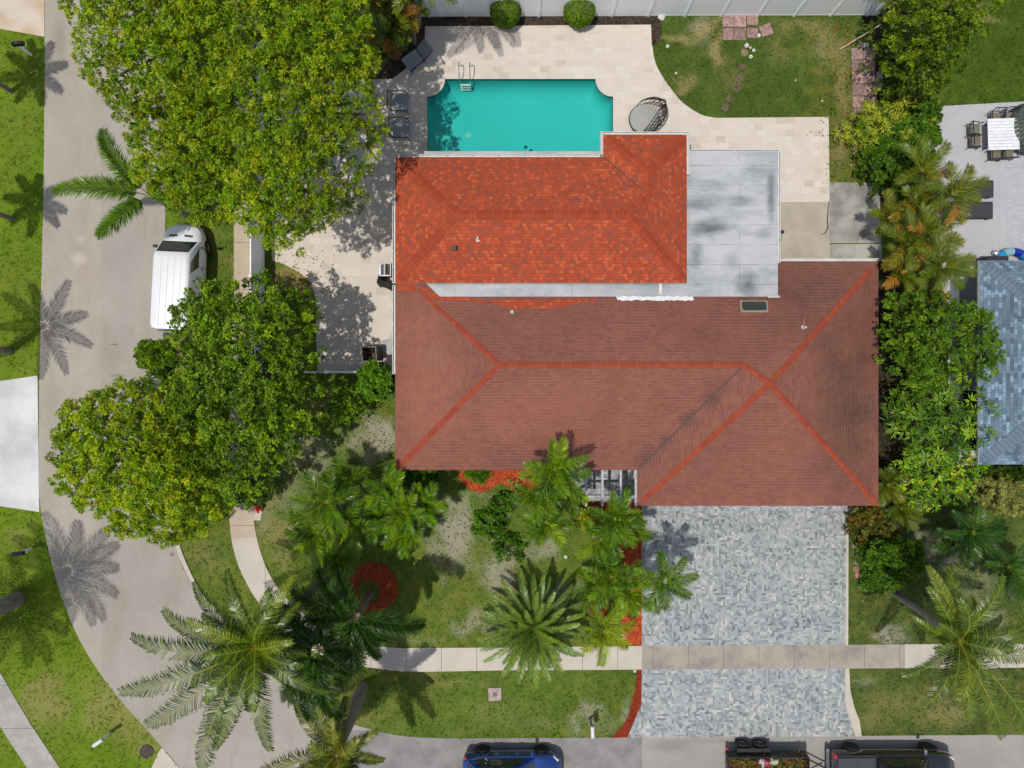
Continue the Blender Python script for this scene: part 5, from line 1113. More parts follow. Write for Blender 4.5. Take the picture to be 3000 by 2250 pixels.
# -- blue SUV on the street, nose to the right
bp=car_paint('blue_metallic_paint',A(30,76,160,.9),1,.25,.5)
suv=thing('suv','dark blue SUV parked at the kerb at the bottom of the photo','car',(0,-18.55,0),0)
suv.location.x=-.0
MB().loft(body_sections([(-2.34,.66,.42,.88,.98,.55),(-2.25,.82,.32,.95,1.05,.7),(-1.7,.9,.24,.98,1.08,.76),(-.4,.92,.22,.96,1.02,.78),(.9,.92,.22,.94,1.0,.78),(1.3,.91,.23,.9,1.0,.74),(1.9,.86,.26,.8,.92,.66),(2.22,.72,.32,.68,.8,.5),(2.36,.5,.4,.56,.64,.3)])).build('body',bp,suv,True)
cb=cabin((-2.2,1.12,.82,.98),(-1.7,.3,.60,1.62)); B,T=cb['B'],cb['T']; cab_mesh(cb,.03).build('roof',bp,suv,True)
MB().quad(*face_quad([B[1],B[2],T[2],T[1]],.07,.93,.08,.93,.012)).build('windscreen',VG,suv); MB().quad(*face_quad([B[3],B[0],T[0],T[3]],.1,.9,.2,.9,.012)).build('rear_window',VG,suv)
for s,fc in ((-1,[B[0],B[1],T[1],T[0]]),(1,[B[2],B[3],T[3],T[2]])):
    for u0,u1,sl in ((.12,.34,(.06,0)),(.36,.62,(0,0)),(.64,.9,(0,-.12))):
        q=(u0,u1) if s<0 else (1-u1,1-u0); ss=sl if s<0 else (-sl[1],-sl[0]); MB().quad(*face_quad(fc,q[0],q[1],.14,.86,.012,ss)).build('side_window',VG,suv)
    a=Vector(fc[0]).lerp(Vector(fc[3]),.95); b=Vector(fc[1]).lerp(Vector(fc[2]),.95); o=Vector((0,s*.03,.03)); MB().tube([a+o,a.lerp(b,.1)+o+Vector((0,0,.03)),a.lerp(b,.9)+o+Vector((0,0,.03)),b+o],.017,6).build('roof_rail',CHROME,suv)
    q=[(.95,.845,1.015),(.2,.845,1.02),(-1.4,.845,1.05),(-1.95,.80,1.15)]; MB().tube([(x,y*s,z) for x,y,z in q],.012,5).build('chrome_trim',CHROME,suv)
    MB().box((.95,s*1.0,1.05),(.16,.24,.16),0,.04).build('wing_mirror',bp,suv)
    for x in (.25,-.75): MB().box((x,s*.925,.84),(.18,.03,.03),0,.01).build('door_handle',CHROME,suv)
    MB().box((-2.2,s*.72,.92),(.16,.24,.14),s*.4,.03).build('tail_light',REDL,suv); MB().box((2.08,s*.66,.74),(.36,.12,.11),s*-.7,.03).build('headlight',CLEAR,suv)
for x in (-1.42,1.42):
    for s in (-1,1):
        MB().lathe([(.39,0),(.39,.015),(0,.015)] if s>0 else [(.39,0),(.39,-.015),(0,-.015)],(x,s*.915,.36),24,'Y').build('wheel_arch',BLACK,suv); wheel(suv,x,s*.86,.35,.22,s,BLACK if s>0 else SILV)

# -- black pickup, nose to the right
kp=car_paint('black_paint',(.012,.012,.012),1,.2,.2)
pk=thing('pickup_truck','black pickup truck towing the trailer at the bottom right','truck',(18.2,-18.5,0),0)
MB().loft(body_sections([(-2.92,.86,.5,.98,1.08,.8),(-2.8,.96,.42,1.02,1.1,.88),(-1,.99,.38,1.04,1.1,.9),(.4,.99,.38,1.04,1.1,.88),(1.5,.98,.38,1.03,1.14,.84),(2.3,.95,.4,.98,1.1,.76),(2.75,.84,.44,.84,.98,.6),(2.92,.6,.5,.7,.8,.4)])).build('body',kp,pk,True)
cb=cabin((-.95,1.55,.88,1.08),(-.75,.85,.68,1.82)); B,T=cb['B'],cb['T']; cab_mesh(cb,.03).build('cab_roof',kp,pk,True)
MB().quad(*face_quad([B[1],B[2],T[2],T[1]],.07,.93,.08,.93,.012)).build('windscreen',GREENG,pk); MB().quad(*face_quad([B[3],B[0],T[0],T[3]],.1,.9,.2,.85,.012)).build('rear_window',VG,pk)
for s,fc in ((-1,[B[0],B[1],T[1],T[0]]),(1,[B[2],B[3],T[3],T[2]])):
    for u0,u1,sl in ((.08,.46,(.02,0)),(.5,.9,(0,-.12))):
        q=(u0,u1) if s<0 else (1-u1,1-u0); ss=sl if s<0 else (-sl[1],-sl[0]); MB().quad(*face_quad(fc,q[0],q[1],.14,.86,.012,ss)).build('side_window',VG,pk)
    MB().box((1.3,s*1.12,1.16),(.14,.26,.22),0,.04).build('wing_mirror',CHROME if s>0 else kp,pk); MB().box((-2.86,s*.84,.95),(.14,.18,.3),0,.03).build('tail_light',REDL,pk)
    MB().box((2.7,s*.7,.86),(.3,.14,.16),s*-.5,.03).build('headlight',CLEAR,pk); MB().box((-1.9,s*.91,1.115),(1.8,.06,.03),0,.01).build('bed_rail',DARK,pk)
MB().box((-1.9,0,1.13),(1.78,1.66,.035),0,.015).build('tonneau_cover',mat('charcoal_cover',A(70,76,82),.6,0,.3,var=.15,scale=3),pk)
for x in (-2.1,-1.3): MB().box((x+.2,0,1.152),(.02,1.6,.01)).build('cover_seam',BLACK,pk)
MB().box((-3.0,0,.55),(.16,1.9,.2),0,.05).build('rear_bumper',CHROME,pk)
for x in (-1.85,1.85):
    for s in (-1,1): wheel(pk,x,s*.92,.4,.26,s,SILV)

# -- landscaping trailer
tr=thing('utility_trailer','black twin-axle utility trailer loaded with yard waste, hitched to the pickup','trailer',(12.1,-18.5,0))
DST=mat('dark_steel',A(48,50,52),.6,.2,.4,var=.3)
X0,X1,W_=-1.8,1.95,.84
MB().box(((X0+X1)/2,0,.52),(X1-X0,W_*2,.08)).build('floor',DST,tr)
for s in (-1,1):
    MB().box(((X0+X1)/2,s*W_,.82),(X1-X0,.04,.62)).build('side_panel',DST,tr); 
    for x in (X0+.3,0,X1-.3): MB().box((x,s*(W_+.035),.82),(.06,.03,.62)).build('stake',BLACK,tr)
    MB().box((-.55,s*(W_+.15),.76),(1.62,.22,.035),0,.016).build('fender',DST,tr)
    MB().box((X0+.05,s*(W_+.1),.5),(.12,.1,.08),0,.01).build('tail_light',REDL,tr)
    for x in (-.98,-.12): wheel(tr,x,s*(W_+.26),.33,.2,s,SILV)
for x in (X0,X1): MB().box((x,0,.82),(.04,W_*2,.62)).build('end_panel',DST,tr)
MB().tube([(X1,.55,.5),(X1+.95,.06,.5),(X1+1.15,0,.5)],.04,6).build('drawbar',BLACK,tr); MB().tube([(X1,-.55,.5),(X1+.95,-.06,.5)],.04,6).build('drawbar',BLACK,tr)
n=520; pts=np.stack([R.uniform(X0+.08,X1-.08,n),R.uniform(-W_+.08,W_-.08,n),R.uniform(.6,1.12,n)],1)+[12.1,-18.5,0]
tag(rosettes('yard_waste',pts,np.tile([0,0,1.0],(n,1)),6,.28,.035,pick([((120,92,60),5),((96,64,40),3),((70,84,50),3),((140,126,92),2)],n),None,th=(-10,50)),'straw coloured clippings and brown brush piled in the black trailer','yard waste',kind='stuff')
for k,(x,y,c,lab) in enumerate([(-.28,.66,(230,228,236),'white flower bunch on top of the load in the trailer'),(-.1,.62,(200,60,90),'pink flower bunch on top of the load in the trailer'),(.28,.68,(214,224,196),'pale cream flower bunch at the front of the trailer load')]):
    n=60; p=np.stack([R.normal(12.1+x,.08,n),R.normal(-18.5+y,.05,n),R.uniform(1.12,1.22,n)],1)
    tag(rosettes('flower_bunch',p,np.tile([0,0,1.0],(n,1)),6,.07,.05,np.tile(A(*c),(n,1)),None,th=(0,50)),lab,'flowers')

# ================================================================ STREET AND YARD THINGS
def mailbox(lab,base,rz,boxc,post,hgt=1.1,L_=.5,two=0):
    t=thing('mailbox',lab,'mailbox',P(*base),rz); MB().box((-.05,0,hgt/2-.05),(.1,.1,hgt+.02),0,.01).build('post',post,t); MB().box((.12,0,hgt-.13),(.5,.09,.07),0,.01).build('arm',post,t)
    r=[]; 
    for x in (-.2,.32):
        r.append([(x,-.09,hgt-.09),(x,.09,hgt-.09),(x,.09,hgt+.04)]+[(x,.09*math.cos(a*pi/6),hgt+.04+.09*math.sin(a*pi/6)) for a in range(1,6)]+[(x,-.09,hgt+.04)])
    MB().loft(r[::-1]).build('box',boxc,t,True); MB().box((.326,0,hgt),(.012,.15,.18),0,.004).build('door',boxc,t); MB().box((.1,.1,hgt+.06),(.12,.01,.05)).build('flag',REDL,t)
    return t
BMB=mat('black_mailbox_enamel',(.02,.02,.022),.3,.3,.5); WMB=mat('white_mailbox_enamel',A(236,236,236),.4)
mailbox('black mailbox on a white post at the top left verge',(95,160),.1,BMB,WHITE)
mailbox('black mailbox on a white post below the white neighbouring driveway',(96,1606),.1,BMB,WHITE)
mailbox('plain white mailbox on the lower left lawn near the round cover',(322,2145),.6,WMB,WHITE,1.05)
mailbox('white mailbox at the bottom kerb between the blue SUV and the driveway',(1728,2106),-pi/2+.05,WMB,mat('grey_post',A(150,156,160)),1.15)
t=thing('fire_hydrant','red fire hydrant on a small concrete pad beside the curved sidewalk','fire hydrant',P(763,1486))
HR=mat('hydrant_red',A(214,52,56),.4); MB().lathe([(.16,0),(.16,.05),(.11,.06),(.11,.42),(.14,.44),(.14,.48),(.12,.5),(.1,.6),(.03,.66),(.03,.7),(0,.7)],(0,0,0),16).build('barrel',HR,t,True)
MB().tube([(-.19,0,.36),(.19,0,.36)],.05,10).build('side_outlet',HR,t); MB().tube([(0,0,.34),(0,-.22,.34)],.07,12).build('front_outlet',HR,t)
tag(slab('hydrant_pad',[(741,1482),(762,1484),(768,1500),(764,1524),(744,1524)],.04,.1,CONC),'small concrete pad under the red hydrant','pad')
t=thing('street_lamp','dark street lamp with a round lantern beside the big coconut palm','street lamp',P(682,1862)); tp=PX(571,1958,4.3); b=PX(682,1862); d=tp-b
MB().tube([(0,0,0),(0,0,3.9)],[.07,.05],8).build('post',DARK,t); MB().tube([(0,0,3.85),(d.x*.5,d.y*.5,4.25),(d.x,d.y,4.25)],.035,6).build('arm',DARK,t)
MB().lathe([(0,-.28),(.12,-.26),(.2,-.1),(.21,0),(.15,.07),(0,.1)],(d.x,d.y,4.2),16).build('lantern',mat('smoked_grey',A(84,96,104),.25,.2,.6),t,True)
c=P(430,2201); t=tag(MB().lathe([(.33,0),(.33,.05),(.28,.06),(.27,.045),(0,.05)],(0,0,0),24).build('utility_cover',mat('rusty_iron',A(98,84,82),.8,.2,var=.4,scale=14),None,False,(c[0],c[1],0)),'round dark iron utility cover in the lower left lawn','utility cover')
c=P(1450,2033); t=thing('water_meter_pad','square concrete pad with a round iron lid in the street verge','meter pad',(c[0],c[1],0)); MB().box((0,0,.02),(.64,.64,.08),.04,.02).build('pad',mat('stained_pad',A(196,178,172),.9,var=.3),t); MB().lathe([(.11,.06),(.11,.07),(0,.072)],(0,0,0),16).build('lid',mat('grey_iron',A(110,108,108)),t)
# pipe stake with reflectors next to the SUV
c=P(1427,2188); t=thing('garden_stake','thin black metal stake with white beads beside the blue SUV','stake',(c[0],c[1],0)); MB().tube([(0,0,0),(0,-.02,1.5)],.012,5).build('rod',BLACK,t)
MB().tube([(0,0,1.45),(.28,.05,1.1),(.18,.1,.75),(0,0,.5)],.01,5).build('hoop',BLACK,t)
for k in range(6): MB().lathe([(0,-.025),(.025,0),(0,.025)],(rnd.uniform(-.04,.06),rnd.uniform(-.06,.04),.6+.16*k),8).build('bead',WHITE,t)
# round edging stones, stepping stones, pink pavers
for k,(x,y,r,c,lab) in enumerate([(2518,1628,.19,(170,140,122),'round brown edging stone nearest the house in the row by the driveway'),(2511,1647,.18,(150,140,130),'grey-brown edging stone second in the row by the driveway'),(2506,1666,.18,(158,128,110),'reddish edging stone third in the row by the driveway'),(2512,1684,.17,(196,150,120),'tan edging stone lowest in the row by the driveway')]):
    p=P(x,y); tag(MB().lathe([(r,0),(r*1.04,.06),(r*.9,.12),(r*.5,.15),(0,.155)],(0,0,0),11).build('edging_stone',mat('stone_%d'%k,A(*c),.9,var=.3,bump=.4),None,True,(p[0],p[1],0)),lab,'stone',group='round stones edging the driveway bed')
STN=mat('mossy_stone',A(124,112,88),.95,var=.45,scale=8,bump=.5); STN2=mat('sandy_round_stone',A(160,142,110),.95,var=.3,scale=8)
for k,(x,y,r,q,lab) in enumerate([(2181,155,11,1,'pale round stepping stone nearest the pink pavers, beside white rubble'),(2174,197,11,0,'second round stepping stone down from the pink pavers'),(2167,228,13,0,'third round stepping stone from the pink pavers, slightly larger'),(2158,258,12,0,'fourth round stepping stone from the pink pavers'),(2138,288,11,0,'fifth round stepping stone, half sunk in the grass'),(2126,316,12,0,'last round stepping stone, nearest the patio curve')]):
    p=P(x,y); rr=r/60; tag(MB().lathe([(rr,-.02),(rr,.025),(rr*.9,.035),(0,.04)],(0,0,0),16).build('stepping_stone',STN2 if q else STN,None,False,(p[0],p[1],0)),lab,'stepping stone',group='round stepping stones in the back lawn')
PK=[mat('pink_paver_%d'%i,A(*c),.95,var=.35,scale=7,bump=.3) for i,c in enumerate([(190,156,150),(176,142,138),(200,164,156),(168,138,132)])]
GRP=mat('grey_paver',A(176,178,166),.95,var=.3)
def paver(x0,y0,x1,y1,m,lab,grp,rz=0):
    c=P((x0+x1)/2,(y0+y1)/2); tag(MB().box((0,0,.015),(abs(x1-x0)/60-.02,abs(y1-y0)/60-.02,.07),0,.012).build('paver',m,None,False,(c[0],c[1],0)),lab,'paver',group=grp).rotation_euler=(0,0,rz)
g1='pink pavers near the back fence'; 
for i,(x0,x1) in enumerate([(2116,2150),(2150,2186),(2187,2221)]):
    for j,(y0,y1) in enumerate([(47,81),(82,119)]):
        col=('left','middle','right')[i]; row=('upper','lower')[j]
        paver(x0,y0,x1,y1-(6 if i==2 else 0),PK[(i*2+j)%4],'%s %s pink square paver in the patch below the back fence'%(row,col),g1)
paver(2226,72,2262,106,PK[0],'tilted pink paver right of the paver patch below the fence',g1,.35)
g2='pink pavers of the side path'
rows=['first','second','third','fourth','fifth','sixth','seventh','eighth','ninth','tenth','eleventh']
for j,y in enumerate([142,177,212,247,283,318,420,455]):
    for i,x in enumerate([2493,2528]):
        if j>=6 and i==1: continue
        dx=j*1.0; paver(x+dx,y,x+34+dx,y+34,PK[(i+j*3)%4],'%s row %s pink paver of the side path, counted from the fence end'%(rows[j],('left','right')[i]),g2)
paver(2511,124,2527,141,PK[2],'small orange-pink half paver capping the fence end of the side path',g2)
paver(2528,124,2544,141,GRP,'small grey half paver capping the fence end of the side path',g2); paver(2566,210,2587,234,GRP,'upper grey square slab beside the side path',g2); paver(2567,235,2588,258,GRP,'lower grey square slab beside the side path',g2)
def rock(x,y,r,m,lab,z=0):
    p=P(x,y); mb=MB(); prof=[(r*rnd.uniform(.8,1),0),(r,r*.3),(r*.7,r*.6),(0,r*.75)]; mb.lathe(prof,(0,0,0),7); mb.v=[(a*rnd.uniform(.75,1.2),b*rnd.uniform(.75,1.2),c_) for a,b,c_ in mb.v]
    tag(mb.build('rubble',m,None,False,(p[0],p[1],z)),lab,'rubble',group='white rubble lying on the back lawn')
WR=mat('white_rubble',A(226,226,218),.8,var=.2)
for x,y,r,lab in [(2187,134,.12,'largest white rubble piece above the pale stepping stone'),(2198,140,.07,'small white fragment right of the largest rubble piece'),(2208,148,.09,'white rubble piece right of the pale stepping stone'),(1955,136,.09,'white lump in the grass near the patio mulch corner'),(1980,215,.06,'white lump in the grass by the patio curve'),(2409,296,.05,'white scrap lying on the lawn near the patio corner'),(1938,50,.2,'white broken block at the fence end of the mulch bed'),(2330,235,.05,'tiny white scrap in the middle of the back lawn'),(2223,104,.1,'pale chunk at the lower right of the pink paver patch')]: rock(x,y,r,WR,lab)
p=P(2199,167); tag(MB().lathe([(.08,0),(.08,.05),(.05,.05),(.05,0)],(0,0,0),14).build('pipe_ring',WHITE,None,False,(p[0],p[1],.0)),'white plastic pipe ring in the back lawn beside the stepping stones','pipe')
p=P(1657,1631); tag(MB().lathe([(.07,0),(.07,.05),(.04,.05),(.04,0)],(0,0,0),14).build('sprinkler_head',WHITE,None,False,(p[0],p[1],.0)),'white ring of a sprinkler in the front lawn near the date palm','sprinkler')
p=P(1859,1965); tag(MB().lathe([(.06,0),(.06,.05),(.035,.05),(.035,0)],(0,0,0),14).build('sprinkler_head',WHITE,None,False,(p[0],p[1],.02)),'white ring of a sprinkler at the sidewalk edge by the driveway','sprinkler')
a=PX(2460,145,.1); b=PX(2582,71,.9); tag(MB().tube([a,b],.035,7).build('wooden_pole',mat('bare_wood',A(206,190,160))),'long bare wooden pole lying from the lawn into the olive tree','pole')
a=PX(2528,1722,.04); b=PX(2540,1734,.04); tag(MB().tube([a,b],.06,7).build('short_log',mat('pale_log',A(190,170,150))),'short pale log right of the driveway near the bright shrub','log')
a=PX(2427,590,.05); tag(MB().tube([PX(2428,590,.05),PX(2424,640,.05),PX(2426,668,.06),PX(2418,682,.05),PX(2404,688,.05)],[.02,.035,.04,.03,.012],6).build('fallen_frond',mat('dead_frond',A(120,110,90))),'dry fallen palm leaf stalk on the concrete slab','fallen frond')
a=PX(903,1562,.03); tag(MB().tube([PX(900,1553,.04),PX(910,1576,.04)],.05,6).build('garden_edging_post',mat('tan_wood',A(200,184,140))),'short tan wooden piece on the grass left of the areca clump','wood')

# pool yard furniture
def lounger(lab,px,py,rz,fab,ln=1.7,group=None,raised=.32,w_=.72):
    t=thing('sun_lounger',lab,'sun lounger',P(px,py,.03)[:2]+(.03,),rz,group)
    mb=MB()
    for s in (-1,1):
        mb.tube([(-ln*.5,s*w_/2,.32),(ln*.12,s*w_/2,.32),(ln*.5,s*w_/2,.32+raised)],.022,6)
    mb.build('frame',BLACK,t,True)
    for x,s in ((-ln*.42,-1),(-ln*.42,1),(ln*.1,-1),(ln*.1,1)): MB().tube([(x,s*w_/2,.32),(x+.03,s*w_/2,0)],.02,6).build('leg',BLACK,t)
    h=w_/2-.02; z=.335
    MB().loft([[(-ln*.5,-h,z),(-ln*.5,h,z),(-ln*.5,h,z+.02),(-ln*.5,-h,z+.02)],[(ln*.1,-h,z-.01),(ln*.1,h,z-.01),(ln*.1,h,z+.012),(ln*.1,-h,z+.012)]]).build('seat',fab,t)
    MB().loft([[(ln*.13,-h,z),(ln*.13,h,z),(ln*.13,h,z+.02),(ln*.13,-h,z+.02)],[(ln*.5,-h,z+raised),(ln*.5,h,z+raised),(ln*.5,h,z+raised+.02),(ln*.5,-h,z+raised+.02)]]).build('backrest',fab,t)
    MB().tube([(ln*.115,-h,z+.01),(ln*.115,h,z+.01)],.018,6).build('crossbar',BLACK,t)
    return t
l=lounger('grey sling lounger standing askew between the palms and the pool',1225,174,math.radians(37),GREY,1.45)
for s in (-1,1): MB().tube([(-.35,s*.4,.34),(-.62,s*.42,.3),(-.78,s*.44,0)],.018,5).build('armrest',BLACK,l)
def patio_chair(lab,px,py,rz,fab,group,w_=.78,d_=.72,nm='patio_chair'):
    t=thing(nm,lab,'chair',P(px,py)[:2]+(.03,),rz,group)
    MB().box((.05,0,.36),(d_*.86,w_*.84,.09),0,.03).build('seat',fab,t)
    mb=MB().tube([(-d_*.5,-w_*.42,.85),(-d_*.5,w_*.42,.85)],.022,6)
    for s in (-1,1): mb.tube([(-d_*.5,s*w_*.42,.85),(-d_*.32,s*w_*.42,.34)],.02,6)
    mb.build('back_frame',BLACK,t)
    for k in range(5): MB().tube([(-d_*.49,-w_*.36+k*w_*.18,.84),(-d_*.33,-w_*.36+k*w_*.18+(.06 if k%2 else -.06),.36)],.011,4).build('back_slat',BLACK,t)
    for s in (-1,1): MB().tube([(-d_*.42,s*w_*.5,.62),(d_*.1,s*w_*.5,.60),(d_*.42,s*w_*.47,.5),(d_*.45,s*w_*.46,.02)],.022,6).build('armrest',BLACK,t)
    for x,s in ((-d_*.35,-1),(-d_*.35,1),(d_*.42,-1),(d_*.42,1)): MB().tube([(x,s*w_*.44,.34),(x*1.05,s*w_*.46,0)],.018,5).build('leg',BLACK,t)
    return t
patio_chair('black framed patio chair with grey cushion left of the pool, upper of the pair',1172,310,0,GREY,'grey cushioned chairs left of the pool',.96,.95)
patio_chair('black framed patio chair with grey cushion, lower one next to the roof corner',1176,387,0,GREY,'grey cushioned chairs left of the pool',.96,.95)
# daybed with woven shell
db=thing('daybed','round outdoor daybed with grey cushion and open woven brown canopy','daybed',(6.38,12.80,.03),0); db.scale=(.76,.76,.9)
BRN=mat('brown_wicker',A(70,56,48),.7,0,.3,var=.3)
MB().lathe([(.82,.0),(.9,.1),(.95,.3),(.93,.34),(0,.34)],(0,0,0),30).build('base',BRN,db,True)
MB().lathe([(.90,.34),(.93,.40),(.91,.47),(.85,.50),(0,.51)],(0,0,0),32).build('cushion',mat('grey_cushion',A(176,176,170),.9,var=.08),db,True)
apx=Vector((.86,.42,1.75)); cen=Vector((0,0,.3))
def rib(a,bulge=.38):
    r0=Vector((.95*math.cos(a),.95*math.sin(a),.32)); o=Vector((math.cos(a),math.sin(a),.35))*bulge; e=apx+Vector((math.cos(a)*.14,math.sin(a)*.14,-.05))
    return [r0.lerp(e,u)+o*math.sin(pi*u)*(1-.45*u) for u in [i/9 for i in range(10)]]
angs=[math.radians(-105+i*(225)/17) for i in range(18)]
for i,a in enumerate(angs): MB().tube(rib(a),.02 if i not in (0,17) else .03,5).build('canopy_rib',BRN,db,True)
for k in (2,3,4,5,6,7,8):
    MB().tube([rib(a)[k] for a in angs],.015 if k!=5 else .024,5).build('canopy_hoop',BRN,db,True)
MB().tube([apx+Vector((.17*math.cos(a),.17*math.sin(a),.04)) for a in [2*pi*i/16 for i in range(17)]],.035,6).build('crown_ring',BRN,db,True)
MB().tube([(.95*math.cos(a),.95*math.sin(a),.34) for a in [2*pi*i/40 for i in range(41)]],.028,6).build('rim',BRN,db,True)
# grill, cover, bin, tarp, meter box, bench
g=thing('gas_grill','stainless gas grill standing against the west wall','grill',(*P(1138,800)[:2],.03),0)
MB().box((0,0,.42),(.52,.5,.78),0,.02).build('cabinet',DARK,g); MB().tube([(.02,-.25,.98),(.02,.25,.98)],.17,16).build('lid',mat('brushed_steel',(.35,.35,.36),.3,1,.5),g,True)
MB().box((0,.02,.84),(.56,.62,.05),0,.01).build('deck',mat('grey_steel',A(190,190,190),.4,.4),g); MB().box((-.24,0,.9),(.12,.46,.08),0,.01).build('control_panel',SILV,g)
for x,y in ((-.2,-.2),(.2,-.2),(-.2,.2),(.2,.2)): MB().lathe([(0,-.02),(.05,-.02),(.05,.02),(0,.02)],(x,y,.045),10,'Y').build('caster',BLACK,g)
mb=MB(); rings=[]
for i in range(9):
    u=i/8; rings.append([( -.33+.66*u+.03*math.sin(7*u+k), .26*math.cos(a)*(1-.55*u)+.04*math.sin(3*a+5*u)-.4*u*u, .5+(.48-.2*u)*math.sin(a)*(1 if math.sin(a)>0 else 1.0)) for k,a in enumerate([2*pi*j/14 for j in range(14)])])
c=P(1136,829); tag(mb.loft(rings).build('grill_cover',mat('black_tarpaulin',A(46,48,46),.5,0,.5,var=.3,scale=5),None,True,(c[0],c[1],.03)),'crumpled black cover bunched beside the gas grill','grill cover')
bn=thing('garbage_bin','open dark garbage bin holding cut branches with its lid hanging back','garbage bin',(*P(1094,1040)[:2],.03),.05)
BND=mat('dark_bin_plastic',A(70,66,60),.6,var=.15); r0=.26; r1=.33
def sq(r,z,ry=None): return [(-r,-(ry or r),z),(r,-(ry or r),z),(r,ry or r,z),(-r,ry or r,z)]
MB().loft([sq(.05,.03),sq(r0,.03),sq(r1,1.0),sq(r1-.03,1.0),sq(r0-.02,.1),sq(.05,.1)],False).build('bin_body',BND,bn)
rim_=MB(); 
for a_,b_ in (((-r1,-r1),(r1,-r1)),((r1,-r1),(r1,r1)),((r1,r1),(-r1,r1)),((-r1,r1),(-r1,-r1))): rim_.tube([(*a_,1.0),(*b_,1.0)],.022,6)
rim_.build('rim',mat('grey_rim',A(150,148,146)),bn); MB().box((.46,0,.72),(.06,.66,.62),0,.02,('Y',-.25)).build('lid',BND,bn)
mb=MB()
for k in range(14):
    a=rnd.uniform(0,6.28); mb.tube([(rnd.uniform(-.15,.15),rnd.uniform(-.15,.15),.3),(.24*math.cos(a),.24*math.sin(a),rnd.uniform(.8,1.1))],.016,5)
tag(mb.build('cut_branches',mat('brown_stick',A(134,96,62)),None,False,(*P(1094,1040)[:2],.05)),'brown cut sticks standing in the open garbage bin','branches')
xs_=[P(*q)[:2] for q in smooth_pts([(1108,1010),(1122,998),(1148,994),(1162,1000),(1162,1040),(1145,1042),(1122,1030)],4,True)]
o=slab_xy('folded_tarp',xs_,.12,.1,mat('silver_tarp',A(186,190,188),.6,var=.25,scale=3,bump=.4)); tag(o,'pale grey folded tarp lying by the house wall above the garbage bin','tarp')
mx_=thing('meter_box','grey electric meter box with conduit by the flat roof east side','meter box',(*P(2180,700)[:2],0)); mx_.location.x=P(2287,690,1.5)[0]-.02; mx_.location.y=P(0,684,1.5)[1]
MB().box((-.12,0,1.5),(.3,.34,.5),0,.02).build('box',mat('grey_enamel',A(176,184,190),.4,.3),mx_); MB().tube([(-.02,0,1.76),(-.02,0,1.84)],.09,12).build('meter',VG,mx_)
MB().tube([(.0,-.2,1.5),(.0,-.5,1.35),(-.02,-.75,.6),(-.02,-.8,0)],.07,8).build('conduit',mat('grey_pvc',A(150,148,132)),mx_); MB().box((-.5,0,1.5),(.55,.08,.08)).build('bracket',mx_ and SILV,mx_)
b_=thing('bench','narrow black bench tucked beside the flat roof edge','bench',(P(2276,500,.45)[0]-.06,P(0,500,.45)[1],.03)); MB().box((0,0,.43),(.36,1.16,.04),0,.01).build('seat',DARK,b_)
for y in (-.48,.48): MB().box((0,y,.2),(.3,.05,.41)).build('leg',DARK,b_)

# neighbour's patio
def pos3(x,y,z=.03): q=P(x,y); return (q[0],q[1],z)
NT_=thing('outdoor_table','white slatted square table on the neighbouring patio','table',pos3(2908,409),.03)
tb=MB(); 
for k in range(10): tb.box((0,-.68+.151*k,.74),(1.5,.143,.03),0,.006)
tb.build('tabletop',mat('white_slat_paint',(.66,.67,.69),.5),NT_)
for x in (-.66,.66):
    for y in (-.66,.66): MB().box((x,y,.36),(.07,.07,.72)).build('leg',WHITE,NT_)
for lab,x,y,rz in [('taupe chair at the left side of the white table, upper one',2836,388,0),('taupe chair at the left side of the white table, lower one',2839,423,0),('taupe chair tucked under the top side of the white table, left one',2900,353,-pi/2),('taupe chair tucked under the top side of the white table, right one',2938,351,-pi/2),('taupe chair at the bottom side of the white table, left one',2900,462,pi/2),('taupe chair at the bottom side of the white table, right one',2936,459,pi/2)]:
    patio_chair(lab,x,y,rz,TAUPE,'taupe chairs around the white patio table',.6,.6)
sf=thing('shell_daybed','dark green slatted shell daybed at the right photo edge','daybed',pos3(3000,385)); DG=mat('green_grey_wicker',A(96,106,98),.7,var=.2)
mb=MB(); N_=14
for k in range(N_):
    a0=math.radians(100+k*160/N_); a1=math.radians(100+(k+.86)*160/N_)
    q=[]; 
    for u in (0,.35,.7,1): 
        r=1.15*math.cos(u*1.2); z=.3+1.0*math.sin(u*1.35); q.append([(r*math.cos(a),r*1.05*math.sin(a),z) for a in (a0,a1)])
    for u in range(3): mb.add([q[u][0],q[u][1],q[u+1][1],q[u+1][0]],[(0,1,2,3)])
mb.build('shell',DG,sf); MB().tube([(1.16*math.cos(a),1.22*math.sin(a),.3) for a in [math.radians(95+i*8.5) for i in range(21)]],.05,7).build('rim',DARK,sf,True)
MB().lathe([(.85,0),(.9,.3),(.8,.34),(0,.34)],(.1,0,0),24).build('base',DARK,sf,True)
DKF=mat('charcoal_sling',A(70,70,74),.9,var=.12)
lounger('charcoal lounger on the neighbouring patio, upper of the two',2838,559,pi,DKF,1.95,'charcoal loungers on the neighbouring patio',.08,.8)
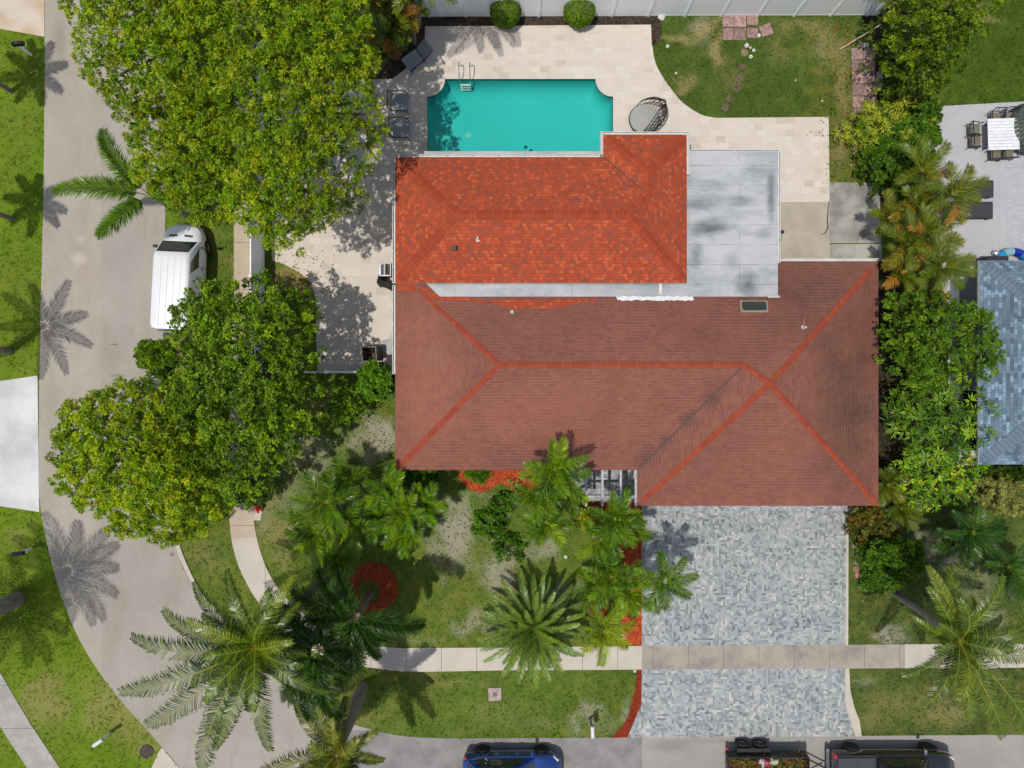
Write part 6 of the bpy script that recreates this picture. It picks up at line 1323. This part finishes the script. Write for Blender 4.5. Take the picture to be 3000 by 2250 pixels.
lounger('charcoal lounger on the neighbouring patio, lower of the two',2836,621,pi,DKF,1.95,'charcoal loungers on the neighbouring patio',.08,.8)
t=thing('inflatable_pool','blue inflatable pool with coloured panels behind the blue-grey roof','inflatable pool',pos3(2952,790)); 
BL=[mat('vinyl_blue_%d'%i,A(*c),.3,0,.6) for i,c in enumerate([(40,130,200),(20,50,170),(150,200,210),(30,160,220)])]
for k in range(12):
    a0,a1=2*pi*k/12,2*pi*(k+1)/12; MB().tube([(.82*math.cos(a0+(a1-a0)*i/3),.82*math.sin(a0+(a1-a0)*i/3),.3) for i in range(4)],.2,10).build('air_ring_panel',BL[[0,0,1,2,3,1,0,3,1,0,2,1][k]],t,True)
q=P(2917,742,.2); tag(MB().lathe([(0,-.17),(.12,-.12),(.17,0),(.12,.12),(0,.17)],(0,0,0),16).build('silver_ball',mat('silver_vinyl',(.6,.6,.62),.2,.8,.5),None,True,(q[0],q[1],.2)),'silver grey ball beside the blue inflatable pool','ball')
# storage box behind the neighbour roof corner
q=P(2885,775); tag(MB().box((0,0,.5),(1.0,.5,.9),0,.03).build('storage_box',DARK,None,False,(q[0],q[1],.03)),'dark storage box behind the corner of the blue-grey roof','storage box')
# litter of leaves on ground
n=1500; px=np.concatenate([R.normal(860,60,250),R.normal(2475,35,420),R.uniform(1000,1160,160),R.uniform(560,680,160),R.uniform(800,1300,250),R.uniform(260,470,120),R.uniform(2500,2640,140)]); py=np.concatenate([R.normal(830,50,250),R.uniform(60,560,420),R.uniform(1130,1330,160),R.uniform(680,1100,160),R.uniform(1180,1650,250),R.uniform(1950,2180,120),R.uniform(1490,1800,140)])
k_=~in_poly(px,py,road_px); px=px[k_]; py=py[k_]; n=len(px); p=np.stack([(px-1500)/60,(1125-py)/60,np.full(n,.045)],1)
tag(rosettes('fallen_leaves',p,np.tile([0,0,1.0],(n,1)),1,.13,.06,pick([((146,106,66),4),((122,90,58),3),((160,134,90),2),((100,68,44),2)],n),None,th=(-5,20)),'dry brown fallen leaves scattered over grass and paving','fallen leaves',kind='stuff')
